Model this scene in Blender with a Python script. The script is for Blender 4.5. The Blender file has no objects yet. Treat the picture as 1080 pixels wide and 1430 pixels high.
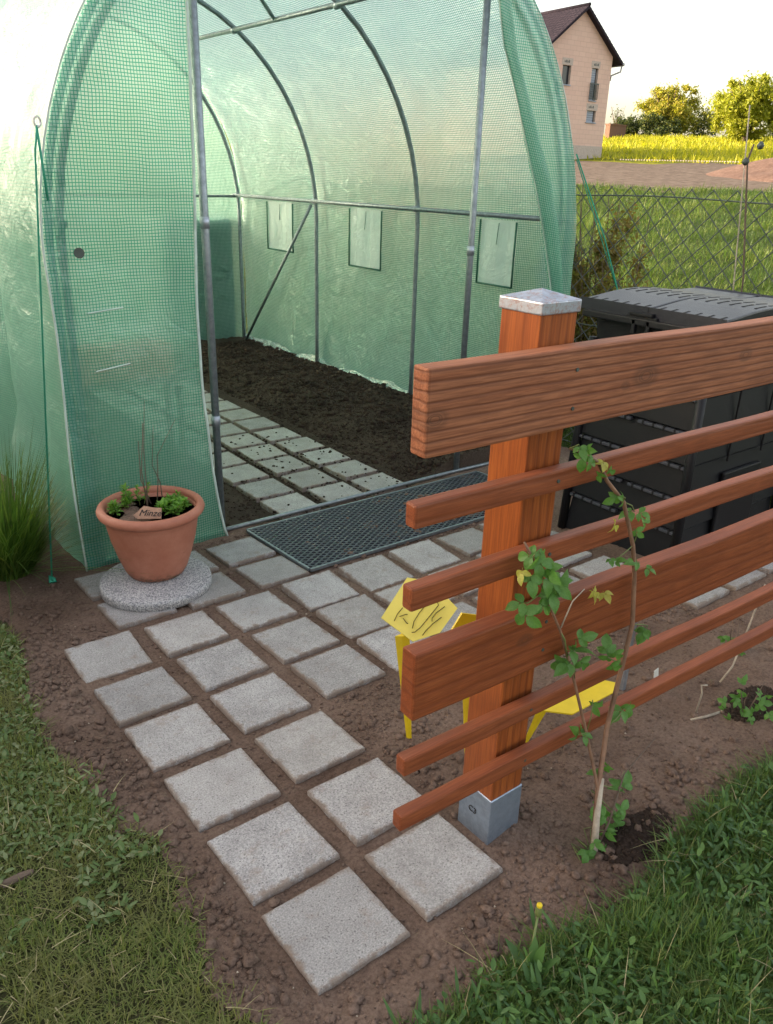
import bpy, bmesh, math, random
import numpy as np
from mathutils import Vector, Matrix, noise
random.seed(7); rng = np.random.default_rng(7)
R = math.radians
S = 0.27            # one paving slab = 0.27 m; everything below is laid out in slab widths
C = bpy.context.scene.collection
sc = bpy.context.scene

# ------------------------------------------------------------------ camera, sky, sun, exposure
CAM = (-2.509228, -3.91121129, 6.39629584); YAW = 0.6643501; PITCH = 0.39909216; ROLL = 0.03154459
cd = bpy.data.cameras.new('camera'); cam = bpy.data.objects.new('camera', cd); C.objects.link(cam)
cd.sensor_fit = 'VERTICAL'; cd.sensor_height = 24; cd.lens = 24*1110.23/1430
cd.clip_start = 0.05; cd.clip_end = 3000
fw = Vector((math.sin(YAW)*math.cos(PITCH), math.cos(YAW)*math.cos(PITCH), -math.sin(PITCH)))
rt = Vector((math.cos(YAW), -math.sin(YAW), 0)); up = rt.cross(fw)
r2 = rt*math.cos(ROLL)+up*math.sin(ROLL); u2 = -rt*math.sin(ROLL)+up*math.cos(ROLL)
m = Matrix((r2, u2, -fw)).transposed().to_4x4(); m.translation = Vector(CAM)*S
cam.matrix_world = m
sc.camera = cam

SUN_AZ, SUN_EL = R(-48), R(9)       # azimuth from +Y towards +X
w = bpy.data.worlds.new('World'); sc.world = w; w.use_nodes = True
nt = w.node_tree; bg = nt.nodes['Background']
sky = nt.nodes.new('ShaderNodeTexSky'); sky.sky_type = 'NISHITA'; sky.sun_disc = False
sky.sun_elevation = SUN_EL; sky.sun_rotation = SUN_AZ; sky.air_density = 1.0; sky.dust_density = 4.0; sky.ozone_density = 1.0
hs_ = nt.nodes.new('ShaderNodeHueSaturation'); hs_.inputs['Saturation'].default_value = .55; nt.links.new(sky.outputs[0], hs_.inputs['Color'])
wm_ = nt.nodes.new('ShaderNodeMix'); wm_.data_type = 'RGBA'; wm_.blend_type = 'MULTIPLY'; wm_.inputs[0].default_value = 1; wm_.inputs[7].default_value = (1.09, 1.0, .92, 1); nt.links.new(hs_.outputs[0], wm_.inputs[6])
nt.links.new(wm_.outputs[2], bg.inputs[0]); bg.inputs[1].default_value = 0.15
sd = bpy.data.lights.new('sun', 'SUN'); sun = bpy.data.objects.new('sun', sd); C.objects.link(sun)
sd.energy = 1.6; sd.angle = R(1.5); sd.color = (1.0, 0.83, 0.62)
sv = Vector((math.sin(SUN_AZ)*math.cos(SUN_EL), math.cos(SUN_AZ)*math.cos(SUN_EL), math.sin(SUN_EL)))
sun.rotation_euler = sv.to_track_quat('Z', 'Y').to_euler()
sc.view_settings.view_transform = 'Standard'; sc.view_settings.look = 'None'
sc.view_settings.exposure = 2.52; sc.view_settings.gamma = 1.0; sc.view_settings.use_curve_mapping = False
sc.render.engine = 'CYCLES'
sc.cycles.transparent_max_bounces = 24; sc.cycles.max_bounces = 8

# ------------------------------------------------------------------ node helpers
class NB:
    def __init__(s, name):
        s.m = bpy.data.materials.new(name); s.m.use_nodes = True; s.t = s.m.node_tree
        s.b = s.t.nodes['Principled BSDF']; s.out = s.t.nodes['Material Output']
    def n(s, typ, **kw):
        x = s.t.nodes.new('ShaderNode'+typ)
        for k, v in kw.items():
            if k.startswith('_'): x.inputs[k[1:].replace('_', ' ')].default_value = v
            else: setattr(x, k, v)
        return x
    def l(s, a, b): s.t.links.new(a, b)
    def coord(s, kind='Object', scale=(1, 1, 1), rot=(0, 0, 0)):
        tc = s.n('TexCoord'); mp = s.n('Mapping'); s.l(tc.outputs[kind], mp.inputs[0])
        mp.inputs['Scale'].default_value = scale; mp.inputs['Rotation'].default_value = rot
        return mp.outputs[0]
    def noise(s, co, scale, detail=5, rough=0.6, dist=0, dim='3D'):
        x = s.n('TexNoise'); s.l(co, x.inputs['Vector'])
        x.inputs['Scale'].default_value = scale; x.inputs['Detail'].default_value = detail
        x.inputs['Roughness'].default_value = rough; x.inputs['Distortion'].default_value = dist
        return x.outputs['Fac']
    def vor(s, co, scale, feature='F1', out='Distance'):
        x = s.n('TexVoronoi', feature=feature); s.l(co, x.inputs['Vector']); x.inputs['Scale'].default_value = scale
        return x.outputs[out]
    def ramp(s, fac, stops, interp='LINEAR'):
        x = s.n('ValToRGB'); s.l(fac, x.inputs[0]); cr = x.color_ramp; cr.interpolation = interp
        while len(cr.elements) > 1: cr.elements.remove(cr.elements[-1])
        cr.elements[0].position = stops[0][0]; cr.elements[0].color = col(stops[0][1])
        for p, c in stops[1:]:
            e = cr.elements.new(p); e.color = col(c)
        return x.outputs[0]
    def mix(s, fac, a, b, mode='MIX'):
        x = s.n('Mix', data_type='RGBA', blend_type=mode)
        if isinstance(fac, (int, float)): x.inputs[0].default_value = fac
        else: s.l(fac, x.inputs[0])
        for i, v in ((6, a), (7, b)):
            if isinstance(v, (tuple, list, float, int)): x.inputs[i].default_value = col(v)
            else: s.l(v, x.inputs[i])
        return x.outputs[2]
    def math(s, op, a, b=0.0, c=None):
        x = s.n('Math', operation=op)
        for i, v in enumerate((a, b) if c is None else (a, b, c)):
            if isinstance(v, (int, float)): x.inputs[i].default_value = v
            else: s.l(v, x.inputs[i])
        return x.outputs[0]
    def bump(s, h, strength, dist=0.01, nrm=None):
        x = s.n('Bump'); s.l(h, x.inputs['Height']); x.inputs['Strength'].default_value = strength
        x.inputs['Distance'].default_value = dist
        if nrm: s.l(nrm, x.inputs['Normal'])
        return x.outputs[0]
    def set(s, colr=None, rough=None, metal=None, normal=None, spec=None, **kw):
        for k, v in (('Base Color', colr), ('Roughness', rough), ('Metallic', metal), ('Normal', normal), ('Specular IOR Level', spec)):
            if v is None: continue
            if isinstance(v, (int, float)) and k != 'Base Color': s.b.inputs[k].default_value = v
            elif isinstance(v, (tuple, list)): s.b.inputs[k].default_value = col(v)
            else: s.l(v, s.b.inputs[k])
        return s.m
def col(c):
    if isinstance(c, (int, float)): return (c, c, c, 1)
    return (c[0], c[1], c[2], 1)

# ------------------------------------------------------------------ materials
def mat_concrete():
    b = NB('slab_concrete'); co = b.coord()
    tc = b.n('ObjectInfo'); add = b.n('VectorMath', operation='ADD'); b.l(co, add.inputs[0])
    sc_ = b.n('VectorMath', operation='SCALE'); b.l(tc.outputs['Location'], sc_.inputs[0]); sc_.inputs['Scale'].default_value = 7.3; b.l(sc_.outputs[0], add.inputs[1])
    co = add.outputs[0]
    base = b.ramp(b.noise(co, 9, 5, .6), [(.3, (.315, .30, .292)), (.7, (.455, .44, .43))])
    fine = b.noise(co, 210, 4, .75)
    c1 = b.mix(b.ramp(fine, [(.40, 0), (.62, 1)]), b.mix(1, base, (.60, .60, .63), 'MULTIPLY'), b.mix(1, base, (1.2, 1.2, 1.2), 'MULTIPLY'))
    vcell = b.vor(co, 105, out='Distance')
    spk = b.ramp(vcell, [(.16, 1), (.30, 0)])
    c2 = b.mix(b.math('MULTIPLY', spk, b.ramp(b.noise(co, 60, 2), [(.44, 0), (.52, .9)])), c1, (.10, .095, .10))
    # dirt tint random per slab and soil smears
    rnd = b.math('MULTIPLY', tc.outputs['Random'], .28)
    c3 = b.mix(rnd, c2, (.42, .385, .34)); c3 = b.mix(1, c3, b.ramp(b.math('FRACT', b.math('MULTIPLY', tc.outputs['Random'], 7.7)), [(0, .82), (1, 1.12)]), 'MULTIPLY')
    sm = b.ramp(b.noise(co, 14, 6, .7), [(.56, 0), (.72, .6)])
    c4 = b.mix(sm, c3, (.25, .19, .15))
    tcs = b.n('TexCoord'); sx = b.n('SeparateXYZ'); b.l(tcs.outputs['Object'], sx.inputs[0])
    ed = b.math('MAXIMUM', b.math('ABSOLUTE', sx.outputs[0]), b.math('ABSOLUTE', sx.outputs[1]))
    ed = b.math('ADD', b.math('DIVIDE', ed, .135), b.math('MULTIPLY', b.math('SUBTRACT', b.noise(co, 26, 5, .7), .5), .55))
    c4 = b.mix(b.ramp(ed, [(.90, 0), (1.08, .75)]), c4, (.20, .145, .11))
    h = b.math('ADD', b.math('MULTIPLY', fine, .6), b.math('MULTIPLY', b.noise(co, 60, 4), 1.0))
    return b.set(c4, .9, normal=b.bump(h, .55, .003), spec=.25)
M = {}
M['slab'] = mat_concrete()
def mat_disc():
    b = NB('granite_aggregate'); co = b.coord()
    v = b.vor(co, 230, out='Color'); sep = b.n('SeparateColor'); b.l(v, sep.inputs[0])
    c = b.ramp(sep.outputs[0], [(0, (.14, .14, .15)), (.22, (.22, .22, .24)), (.5, (.36, .35, .36)), (.8, (.47, .46, .46)), (1, (.58, .57, .57))])
    return b.set(c, .85, normal=b.bump(b.vor(co, 230), .6, .003))
M['disc'] = mat_disc()
def mat_soil(name, lo, hi, scale=1.0, red=0.0):
    b = NB(name); co = b.coord()
    big = b.noise(co, 2.4, 5, .6); fine = b.noise(co, 90*scale, 8, .75)
    c = b.mix(b.ramp(big, [(.35, 0), (.65, 1)]), lo, hi)
    c = b.mix(b.ramp(fine, [(.38, .75), (.6, 0)]), c, b.mix(1, c, (.45, .42, .42), 'MULTIPLY'))
    c = b.mix(b.ramp(b.noise(co, 220, 3), [(.66, 0), (.74, .45)]), c, (.36, .29, .23))
    h = b.math('ADD', b.math('MULTIPLY', b.noise(co, 38, 8, .7), 1.0), b.math('MULTIPLY', fine, .6))
    return b.set(c, .97, normal=b.bump(h, .9, .012), spec=.12)
M['soil'] = mat_soil('garden_soil_brown', (.155, .102, .076), (.255, .178, .138))
M['bed'] = mat_soil('dark_bed_soil', (.050, .037, .029), (.085, .062, .048))
M['clod'] = mat_soil('soil_clod', (.17, .115, .088), (.27, .19, .15))
M['clodk'] = mat_soil('dark_soil_crumb', (.042, .029, .023), (.080, .055, .042))
def mat_turf(name, a, b_, c_, s=1.0):
    b = NB(name); co = b.coord()
    c = b.mix(b.ramp(b.noise(co, 3*s, 5), [(.35, 0), (.65, 1)]), a, b_)
    c = b.mix(b.ramp(b.noise(co, 70*s, 6, .75), [(.45, 0), (.65, 1)]), c, c_)
    return b.set(c, .95, normal=b.bump(b.noise(co, 90*s, 6, .7), 1, .03), spec=.1)
M['turf'] = mat_turf('turf_soil', (.045, .055, .02), (.07, .075, .03), (.10, .085, .05))
M['meadow'] = mat_turf('meadow_ground', (.03, .055, .012), (.05, .08, .018), (.07, .08, .025), .25)
M['dirtfar'] = mat_soil('building_plot_earth', (.135, .10, .075), (.235, .185, .145), .05)
M['mound'] = mat_soil('earth_heap', (.17, .105, .08), (.23, .15, .115), .1)
def mat_field():
    b = NB('crop_field'); co = b.coord(rot=(0, 0, R(-31)), scale=(1, .12, 1))
    c = b.mix(b.ramp(b.noise(co, .5, 6, .7), [(.4, 0), (.6, 1)]), (.20, .23, .02), (.36, .34, .025))
    c = b.mix(b.ramp(b.noise(b.coord(), 3, 6, .8), [(.45, 0), (.6, .7)]), c, (.13, .17, .02))
    return b.set(c, .95, normal=b.bump(b.noise(b.coord(), 1.2, 6, .8), 1, .6), spec=.1)
M['field'] = mat_field()
def mat_hill():
    b = NB('hill_woodland'); co = b.coord()
    c = b.ramp(b.noise(co, .05, 8, .7), [(.4, (.13, .15, .08)), (.6, (.24, .22, .14))])
    return b.set(c, 1, spec=0)
M['hill'] = mat_hill()
def mat_leaf(name, a, b_, trans=.35, rough=.5, yellow=None, scale=6, patch=None, ps=2):
    b = NB(name); geo = b.n('NewGeometry')
    rp = geo.outputs['Random Per Island']
    st = [(0, a), (.6, b_)]
    if yellow: st.append((1, yellow))
    c = b.ramp(rp, st)
    c = b.mix(b.ramp(b.noise(b.coord(), scale, 3), [(.35, 0), (.65, .45)]), c, b.mix(1, c, (.55, .6, .5), 'MULTIPLY'))
    if patch: c = b.mix(b.ramp(b.noise(b.coord(), ps, 4, .6), [(.44, 0), (.62, .75)]), c, patch)
    b.set(c, rough, spec=.35)
    tr = b.n('BsdfTranslucent'); b.l(b.mix(1, c, (1.5, 1.6, .8), 'MULTIPLY'), tr.inputs[0])
    mx = b.n('MixShader'); mx.inputs[0].default_value = trans
    b.l(b.b.outputs[0], mx.inputs[1]); b.l(tr.outputs[0], mx.inputs[2]); b.l(mx.outputs[0], b.out.inputs[0])
    return b.m
M['grassL'] = mat_leaf('lawn_blade', (.11, .155, .035), (.18, .225, .06), .35, .55, (.28, .26, .11), 6, (.20, .20, .07), 5)
M['grassR'] = mat_leaf('weedy_blade', (.07, .13, .028), (.125, .205, .048), .35, .5, (.19, .23, .07))
M['meadowb'] = mat_leaf('meadow_blade', (.06, .115, .015), (.11, .175, .025), .35, .5, (.22, .23, .07), 1, (.045, .085, .018), .55)
M['cloverL'] = mat_leaf('matted_leaf', (.09, .155, .045), (.14, .21, .07), .3, .5, (.26, .29, .16))
M['cloverR'] = mat_leaf('weed_leaf', (.05, .11, .035), (.09, .18, .05), .3, .45, (.15, .26, .07))
M['straw'] = mat_leaf('dry_stalk', (.30, .24, .13), (.42, .36, .2), .2)
M['sedge'] = mat_leaf('sedge_blade', (.05, .11, .02), (.09, .17, .03), .3, .45, (.17, .24, .05))
M['rasp'] = mat_leaf('raspberry_leaf', (.085, .19, .045), (.12, .26, .06), .35, .45, None, 40)
M['raspy'] = mat_leaf('yellowed_leaf', (.36, .30, .05), (.45, .42, .09), .35, .5, None, 40)
M['mint'] = mat_leaf('mint_leaf', (.12, .27, .04), (.19, .36, .06), .35, .5, None, 40)
M['treeA'] = mat_leaf('spring_foliage', (.22, .23, .03), (.34, .32, .04), .4, .6, (.40, .31, .06), .15)
M['treeB'] = mat_leaf('bright_foliage', (.18, .21, .015), (.30, .31, .02), .35, .6, (.38, .37, .05), .15)
M['treeD'] = mat_leaf('dark_shrub_foliage', (.035, .055, .02), (.07, .10, .03), .25, .6, (.15, .16, .04), .15)
M['blossom'] = mat_leaf('blossom', (.38, .28, .23), (.5, .4, .34), .3, .6, (.30, .24, .14), .15)
M['bush'] = mat_leaf('brownish_bush_leaf', (.14, .13, .03), (.24, .16, .05), .35, .6, (.16, .20, .04), 1)
M['hedge'] = mat_leaf('shade_hedge_leaf', (.03, .06, .02), (.05, .09, .025), .2, .5)
def mat_plain(name, c, rough=.6, metal=0, bs=0, scale=60, var=.25, spec=.5):
    b = NB(name); co = b.coord(); cc = b.mix(b.ramp(b.noise(co, scale*.2, 5, .7), [(.35, 0), (.65, 1)]), c, tuple(x*(1-var) for x in c))
    return b.set(cc, rough, metal, b.bump(b.noise(co, scale, 5), bs, .002) if bs else None, spec)
M['bark'] = mat_plain('bark', (.13, .09, .065), .9, 0, .6, 30)
M['cane'] = mat_plain('raspberry_cane', (.26, .14, .085), .6, 0, .3, 80, .45)
M['caneg'] = mat_plain('green_stem', (.16, .20, .06), .6, 0, .3, 80)
M['deadcane'] = mat_plain('bleached_dead_cane', (.50, .42, .33), .8, 0, .5, 80, .5)
M['twig'] = mat_plain('dry_twig', (.13, .09, .065), .85, 0, .3, 90)
M['terra'] = None
def mat_terra():
    b = NB('terracotta_plastic'); co = b.coord()
    c = b.mix(b.ramp(b.noise(co, 7, 5, .7), [(.35, 0), (.68, 1)]), (.36, .125, .075), (.45, .185, .12))
    sp = b.n('SeparateXYZ'); b.l(co, sp.inputs[0])
    low = b.math('SUBTRACT', 1.0, b.math('MULTIPLY', sp.outputs[2], 14))
    d = b.math('MULTIPLY', b.ramp(low, [(.25, 0), (.9, 1)]), b.ramp(b.noise(co, 45, 6, .75), [(.46, 0), (.56, 1)]))
    c = b.mix(d, c, (.10, .065, .035))
    c = b.mix(b.ramp(b.noise(b.coord(scale=(1, 1, 5)), 16, 5, .7), [(.62, 0), (.72, .35)]), c, (.17, .07, .05))
    return b.set(c, .62, normal=b.bump(b.noise(co, 120, 4), .25, .002))
M['terra'] = mat_terra()
def mat_wood(name, c0, c1, c2, axis='X', knots=(), rough=.5, gs=1.0, wd=3.2, wa=.8, ws=12):
    b = NB(name)
    sl = {'X': (.35, 9, 9), 'Z': (9, 9, .35)}[axis]; sl2 = {'X': (2.2, 60, 60), 'Z': (60, 60, 2.2)}[axis]
    tc = b.n('TexCoord'); vec = tc.outputs['Object']
    def mp(scale):
        x = b.n('Mapping'); b.l(vec, x.inputs[0]); x.inputs['Scale'].default_value = scale; return x.outputs[0]
    kf = None
    for (kx, kz, kr) in knots:
        ds = b.n('VectorMath', operation='DISTANCE')
        mm = b.n('Mapping'); b.l(vec, mm.inputs[0]); mm.inputs['Scale'].default_value = (.62, .0, 1)
        b.l(mm.outputs[0], ds.inputs[0]); ds.inputs[1].default_value = (kx*.62, 0, kz)
        f = b.ramp(b.math('DIVIDE', ds.outputs['Value'], kr), [(0, .35), (.22, .2), (.30, .9), (.36, .25), (.42, .8), (.5, .22), (.62, .55), (1, 0)])
        kf = f if kf is None else b.math('MAXIMUM', kf, f)
    g1 = b.noise(mp(sl), 6*gs, 4, .55, .35); g2 = b.noise(mp(sl2), 4*gs, 4, .6)
    wv = b.n('TexWave', wave_type='BANDS', bands_direction='Z' if axis == 'X' else 'X', wave_profile='SIN')
    b.l(mp({'X': (.12, 1, 1), 'Z': (1, 1, .10)}[axis]), wv.inputs['Vector']); wv.inputs['Scale'].default_value = ws
    wv.inputs['Distortion'].default_value = wd; wv.inputs['Detail'].default_value = 2; wv.inputs['Detail Scale'].default_value = 1.4
    wf = b.ramp(wv.outputs['Fac'], [(0, 1), (.22, .25), (.6, 0)])
    c = b.mix(b.ramp(g1, [(.3, 0), (.7, 1)]), c0, c1)
    c = b.mix(b.math('MULTIPLY', wf, wa), c, c2)
    c = b.mix(b.ramp(g2, [(.42, .45), (.6, 0)]), c, c2)
    if kf is not None: c = b.mix(kf, c, (.09, .035, .018))
    big = b.noise(b.coord(), 5, 3, .5)
    c = b.mix(b.ramp(big, [(.4, 0), (.65, .3)]), c, b.mix(1, c, (.6, .6, .62), 'MULTIPLY'))
    h = b.math('SUBTRACT', b.math('MULTIPLY', g2, .35), b.math('MULTIPLY', wf, .7))
    return b.set(c, rough, normal=b.bump(h, .3, .003), spec=.35)
M['board_top'] = mat_wood('board_rough_sawn', (.28, .094, .040), (.36, .142, .068), (.10, .028, .012), 'X', [(.93, 1.315, .035), (1.34, 1.325, .022), (.30, 1.30, .026), (.86, 1.30, .012)], .62, 1.0, 1.6, .7, 16)
M['board_mid'] = mat_wood('board_planed', (.235, .058, .018), (.29, .082, .027), (.11, .024, .009), 'X', [(.62, .70, .02)], .5, 1.5, 5.0, .35, 9)
M['slat'] = mat_wood('slat_wood', (.24, .062, .022), (.30, .088, .034), (.12, .030, .012), 'X', (), .5, 1.2, 6.0, .35, 7)
M['post'] = mat_wood('post_glazed_larch', (.29, .075, .018), (.38, .110, .026), (.13, .030, .010), 'Z', (), .40, 1.1, 4.0, .5, 11)
M['endgrain'] = mat_wood('board_end_grain', (.24, .10, .042), (.31, .14, .062), (.15, .055, .025), 'Z', (), .75, 1.5)
def mat_galv(name, c=(.42, .46, .52), rust=0.0, rough=.42):
    b = NB(name); co = b.coord()
    v = b.noise(co, 30, 5, .7); cc = b.mix(b.ramp(v, [(.35, 0), (.65, 1)]), c, tuple(x*.72 for x in c))
    if rust:
        f = b.math('MULTIPLY', b.ramp(b.noise(co, 70, 6, .8), [(.50, 0), (.58, 1)]), rust)
        cc = b.mix(f, cc, (.30, .11, .04))
    return b.set(cc, b.ramp(v, [(.3, rough-.08), (.7, rough+.15)]), .75, b.bump(b.noise(co, 120, 4), .15, .001))
M['galv'] = mat_galv('galvanised_steel'); M['pipe'] = mat_galv('galvanised_tube', (.30, .34, .37), 0, .45)
M['cap'] = mat_galv('post_cap_spotted', (.44, .48, .56), .5, .42); M['shoe'] = mat_galv('post_shoe_zinc', (.36, .43, .53), 0, .48)
M['bin'] = mat_plain('black_recycled_plastic', (.008, .0085, .011), .5, 0, .25, 260, .2, .3)
M['lid'] = mat_plain('bluish_black_plastic', (.022, .023, .032), .36, 0, .35, 260, .3, .45)  # slightly paler and bluer than the bin walls
M['ledge'] = mat_plain('highlight_plastic_ledge', (.055, .058, .072), .5, 0, .2, 200, .2)  # paler grey paints in the highlights along the bin ribs
M['void'] = mat_plain('slot_black', (.004, .004, .005), .9)
M['yellow'] = mat_plain('yellow_sign_enamel', (.80, .58, .015), .45, 0, .1, 90, .12)
M['yellowp'] = mat_plain('faded_yellow_face', (.82, .70, .14), .5, 0, .1, 90, .08)
M['pencil'] = mat_plain('pencil_line', (.14, .11, .02), .8)
M['ink'] = mat_plain('ink', (.02, .015, .015), .8)
M['shard'] = mat_plain('unglazed_clay_tag', (.42, .25, .17), .9, 0, .4, 80)
M['rubber'] = mat_plain('rubber_lattice', (.058, .064, .080), .38, 0, .2, 150, .35)
M['rubberd'] = mat_plain('wet_rubber_base', (.018, .021, .028), .35, 0, .4, 60, .3)
M['cord'] = mat_plain('green_cord', (.02, .30, .19), .6, 0, .3, 300)
M['white'] = mat_plain('white_plastic', (.70, .70, .66), .5)
M['wire'] = mat_plain('dark_coated_wire', (.06, .075, .068), .5)
M['tank'] = mat_plain('dark_teal_barrel', (.012, .045, .055), .45)
M['shutter'] = mat_plain('roller_shutter_slat', (.30, .34, .42), .5, 0, 0, 3)
M['glass'] = mat_plain('dark_window_glass', (.03, .035, .045), .15)
M['lintel'] = mat_plain('lintel_block', (.50, .42, .37), .9)
M['zinc'] = mat_plain('gutter', (.30, .30, .33), .5)
M['brownwall'] = mat_plain('brown_wall', (.17, .09, .06), .9, 0, 0, 3)
def mat_roof():
    b = NB('dark_roof_tile'); c = b.ramp(b.noise(b.coord(), 3, 4), [(.3, (.022, .018, .026)), (.7, (.036, .028, .038))])
    return b.set(c, .9, spec=.15)
M['roof'] = mat_roof()
def mat_blocks():
    b = NB('clay_block_wall'); tc = b.n('TexCoord'); br = b.n('TexBrick')
    mp = b.n('Mapping'); b.l(tc.outputs['UV'], mp.inputs[0]); b.l(mp.outputs[0], br.inputs['Vector'])
    br.inputs['Color1'].default_value = (.62, .43, .36, 1); br.inputs['Color2'].default_value = (.67, .48, .40, 1)
    br.inputs['Mortar'].default_value = (.52, .36, .30, 1); br.inputs['Scale'].default_value = 1
    br.inputs['Mortar Size'].default_value = .012; br.inputs['Brick Width'].default_value = .5; br.inputs['Row Height'].default_value = .25
    br.inputs['Bias'].default_value = -.3
    c = b.mix(b.ramp(b.noise(b.coord(scale=(.3, .3, 1)), 1.2, 6, .7), [(.4, 0), (.65, .35)]), br.outputs['Color'], (.62, .46, .38))
    return b.set(c, .95, spec=.1)
M['blocks'] = mat_blocks()

def mat_film(name, pitch=.065, tint=(.30, .60, .47), thread=(.10, .42, .29), clear=.22, gloss=.12, wr=1.0, tw=.26, frost=.35, gr=.24):
    b = NB(name); t = b.t; t.nodes.remove(b.b)
    tc = b.n('TexCoord'); sp = b.n('SeparateXYZ')
    wob = b.n('TexNoise'); b.l(tc.outputs['UV'], wob.inputs['Vector']); wob.inputs['Scale'].default_value = 1.3; wob.inputs['Detail'].default_value = 2
    off = b.n('VectorMath', operation='MULTIPLY_ADD'); b.l(wob.outputs['Color'], off.inputs[0]); off.inputs[1].default_value = (.07, .07, 0); b.l(tc.outputs['UV'], off.inputs[2])
    b.l(off.outputs[0], sp.inputs[0])
    fu = b.math('FRACT', b.math('DIVIDE', sp.outputs[0], pitch)); fv = b.math('FRACT', b.math('DIVIDE', sp.outputs[1], pitch))
    th = b.math('MAXIMUM', b.math('LESS_THAN', fu, tw), b.math('LESS_THAN', fv, tw))
    co = b.coord()
    n1 = b.noise(co, 5, 5, .65, 1.2); n2 = b.noise(co, 22, 4, .6, .8)
    hgt = b.math('ADD', b.math('MULTIPLY', n1, 1.0*wr), b.math('ADD', b.math('MULTIPLY', n2, .22*wr), b.math('MULTIPLY', th, .010)))
    nb = b.bump(hgt, .7, .05)
    tint_v = b.mix(b.ramp(n1, [(.35, 0), (.7, 1)]), tint, tuple(min(1, x*1.25) for x in tint))
    tl = b.n('BsdfTranslucent'); b.l(tint_v, tl.inputs[0]); b.l(nb, tl.inputs['Normal'])
    df = b.n('BsdfDiffuse'); b.l(b.mix(1, tint_v, (.62, .8, .72), 'MULTIPLY'), df.inputs[0]); b.l(nb, df.inputs['Normal'])
    m1 = b.n('MixShader'); m1.inputs[0].default_value = .34; b.l(tl.outputs[0], m1.inputs[1]); b.l(df.outputs[0], m1.inputs[2])
    tp = b.n('BsdfTransparent'); tp.inputs[0].default_value = (.80, .93, .87, 1)
    rf_ = b.n('BsdfRefraction'); rf_.inputs['Color'].default_value = (.90, .985, .94, 1); rf_.inputs['Roughness'].default_value = .8; rf_.inputs['IOR'].default_value = 1.22
    m0 = b.n('MixShader'); m0.inputs[0].default_value = frost; b.l(m1.outputs[0], m0.inputs[1]); b.l(rf_.outputs[0], m0.inputs[2])
    m2 = b.n('MixShader'); m2.inputs[0].default_value = clear; b.l(m0.outputs[0], m2.inputs[1]); b.l(tp.outputs[0], m2.inputs[2])
    td = b.n('BsdfDiffuse'); td.inputs[0].default_value = col(thread); tt = b.n('BsdfTranslucent'); tt.inputs[0].default_value = col(thread)
    mt = b.n('MixShader'); mt.inputs[0].default_value = .4; b.l(td.outputs[0], mt.inputs[1]); b.l(tt.outputs[0], mt.inputs[2])
    m3 = b.n('MixShader'); b.l(th, m3.inputs[0]); b.l(m2.outputs[0], m3.inputs[1]); b.l(mt.outputs[0], m3.inputs[2])
    gl = b.n('BsdfGlossy'); gl.inputs['Roughness'].default_value = gr; gl.inputs[0].default_value = (.95, 1, .98, 1); b.l(nb, gl.inputs['Normal'])
    lw = b.n('LayerWeight'); lw.inputs[0].default_value = .35
    gf = b.math('ADD', b.math('MULTIPLY', lw.outputs['Fresnel'], gloss*1.6), gloss*.35)
    m4 = b.n('MixShader'); b.l(gf, m4.inputs[0]); b.l(m3.outputs[0], m4.inputs[1]); b.l(gl.outputs[0], m4.inputs[2])
    b.l(m4.outputs[0], b.out.inputs[0])
    return b.m
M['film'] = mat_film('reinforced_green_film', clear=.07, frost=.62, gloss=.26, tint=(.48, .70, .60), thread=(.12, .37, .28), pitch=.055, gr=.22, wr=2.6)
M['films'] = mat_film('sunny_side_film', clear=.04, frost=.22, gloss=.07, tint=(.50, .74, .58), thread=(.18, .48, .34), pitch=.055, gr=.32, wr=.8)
M['filmf'] = mat_film('front_panel_film', clear=.36, frost=.5, gloss=.12, wr=.6, tint=(.56, .74, .65), thread=(.06, .32, .23), pitch=.052, tw=.24)
M['filmb'] = mat_film('blue_green_seam', clear=.05, gloss=.1, tint=(.14, .30, .34), thread=(.10, .25, .30))
M['net'] = mat_film('white_insect_net', pitch=.03, clear=.12, frost=.3, gloss=.05, tint=(.85, .90, .89), thread=(.7, .78, .76))
M['hem'] = mat_plain('pale_hem_tape', (.55, .66, .60), .5)
M['hemg'] = mat_plain('dark_green_binding', (.02, .13, .09), .6)

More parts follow.
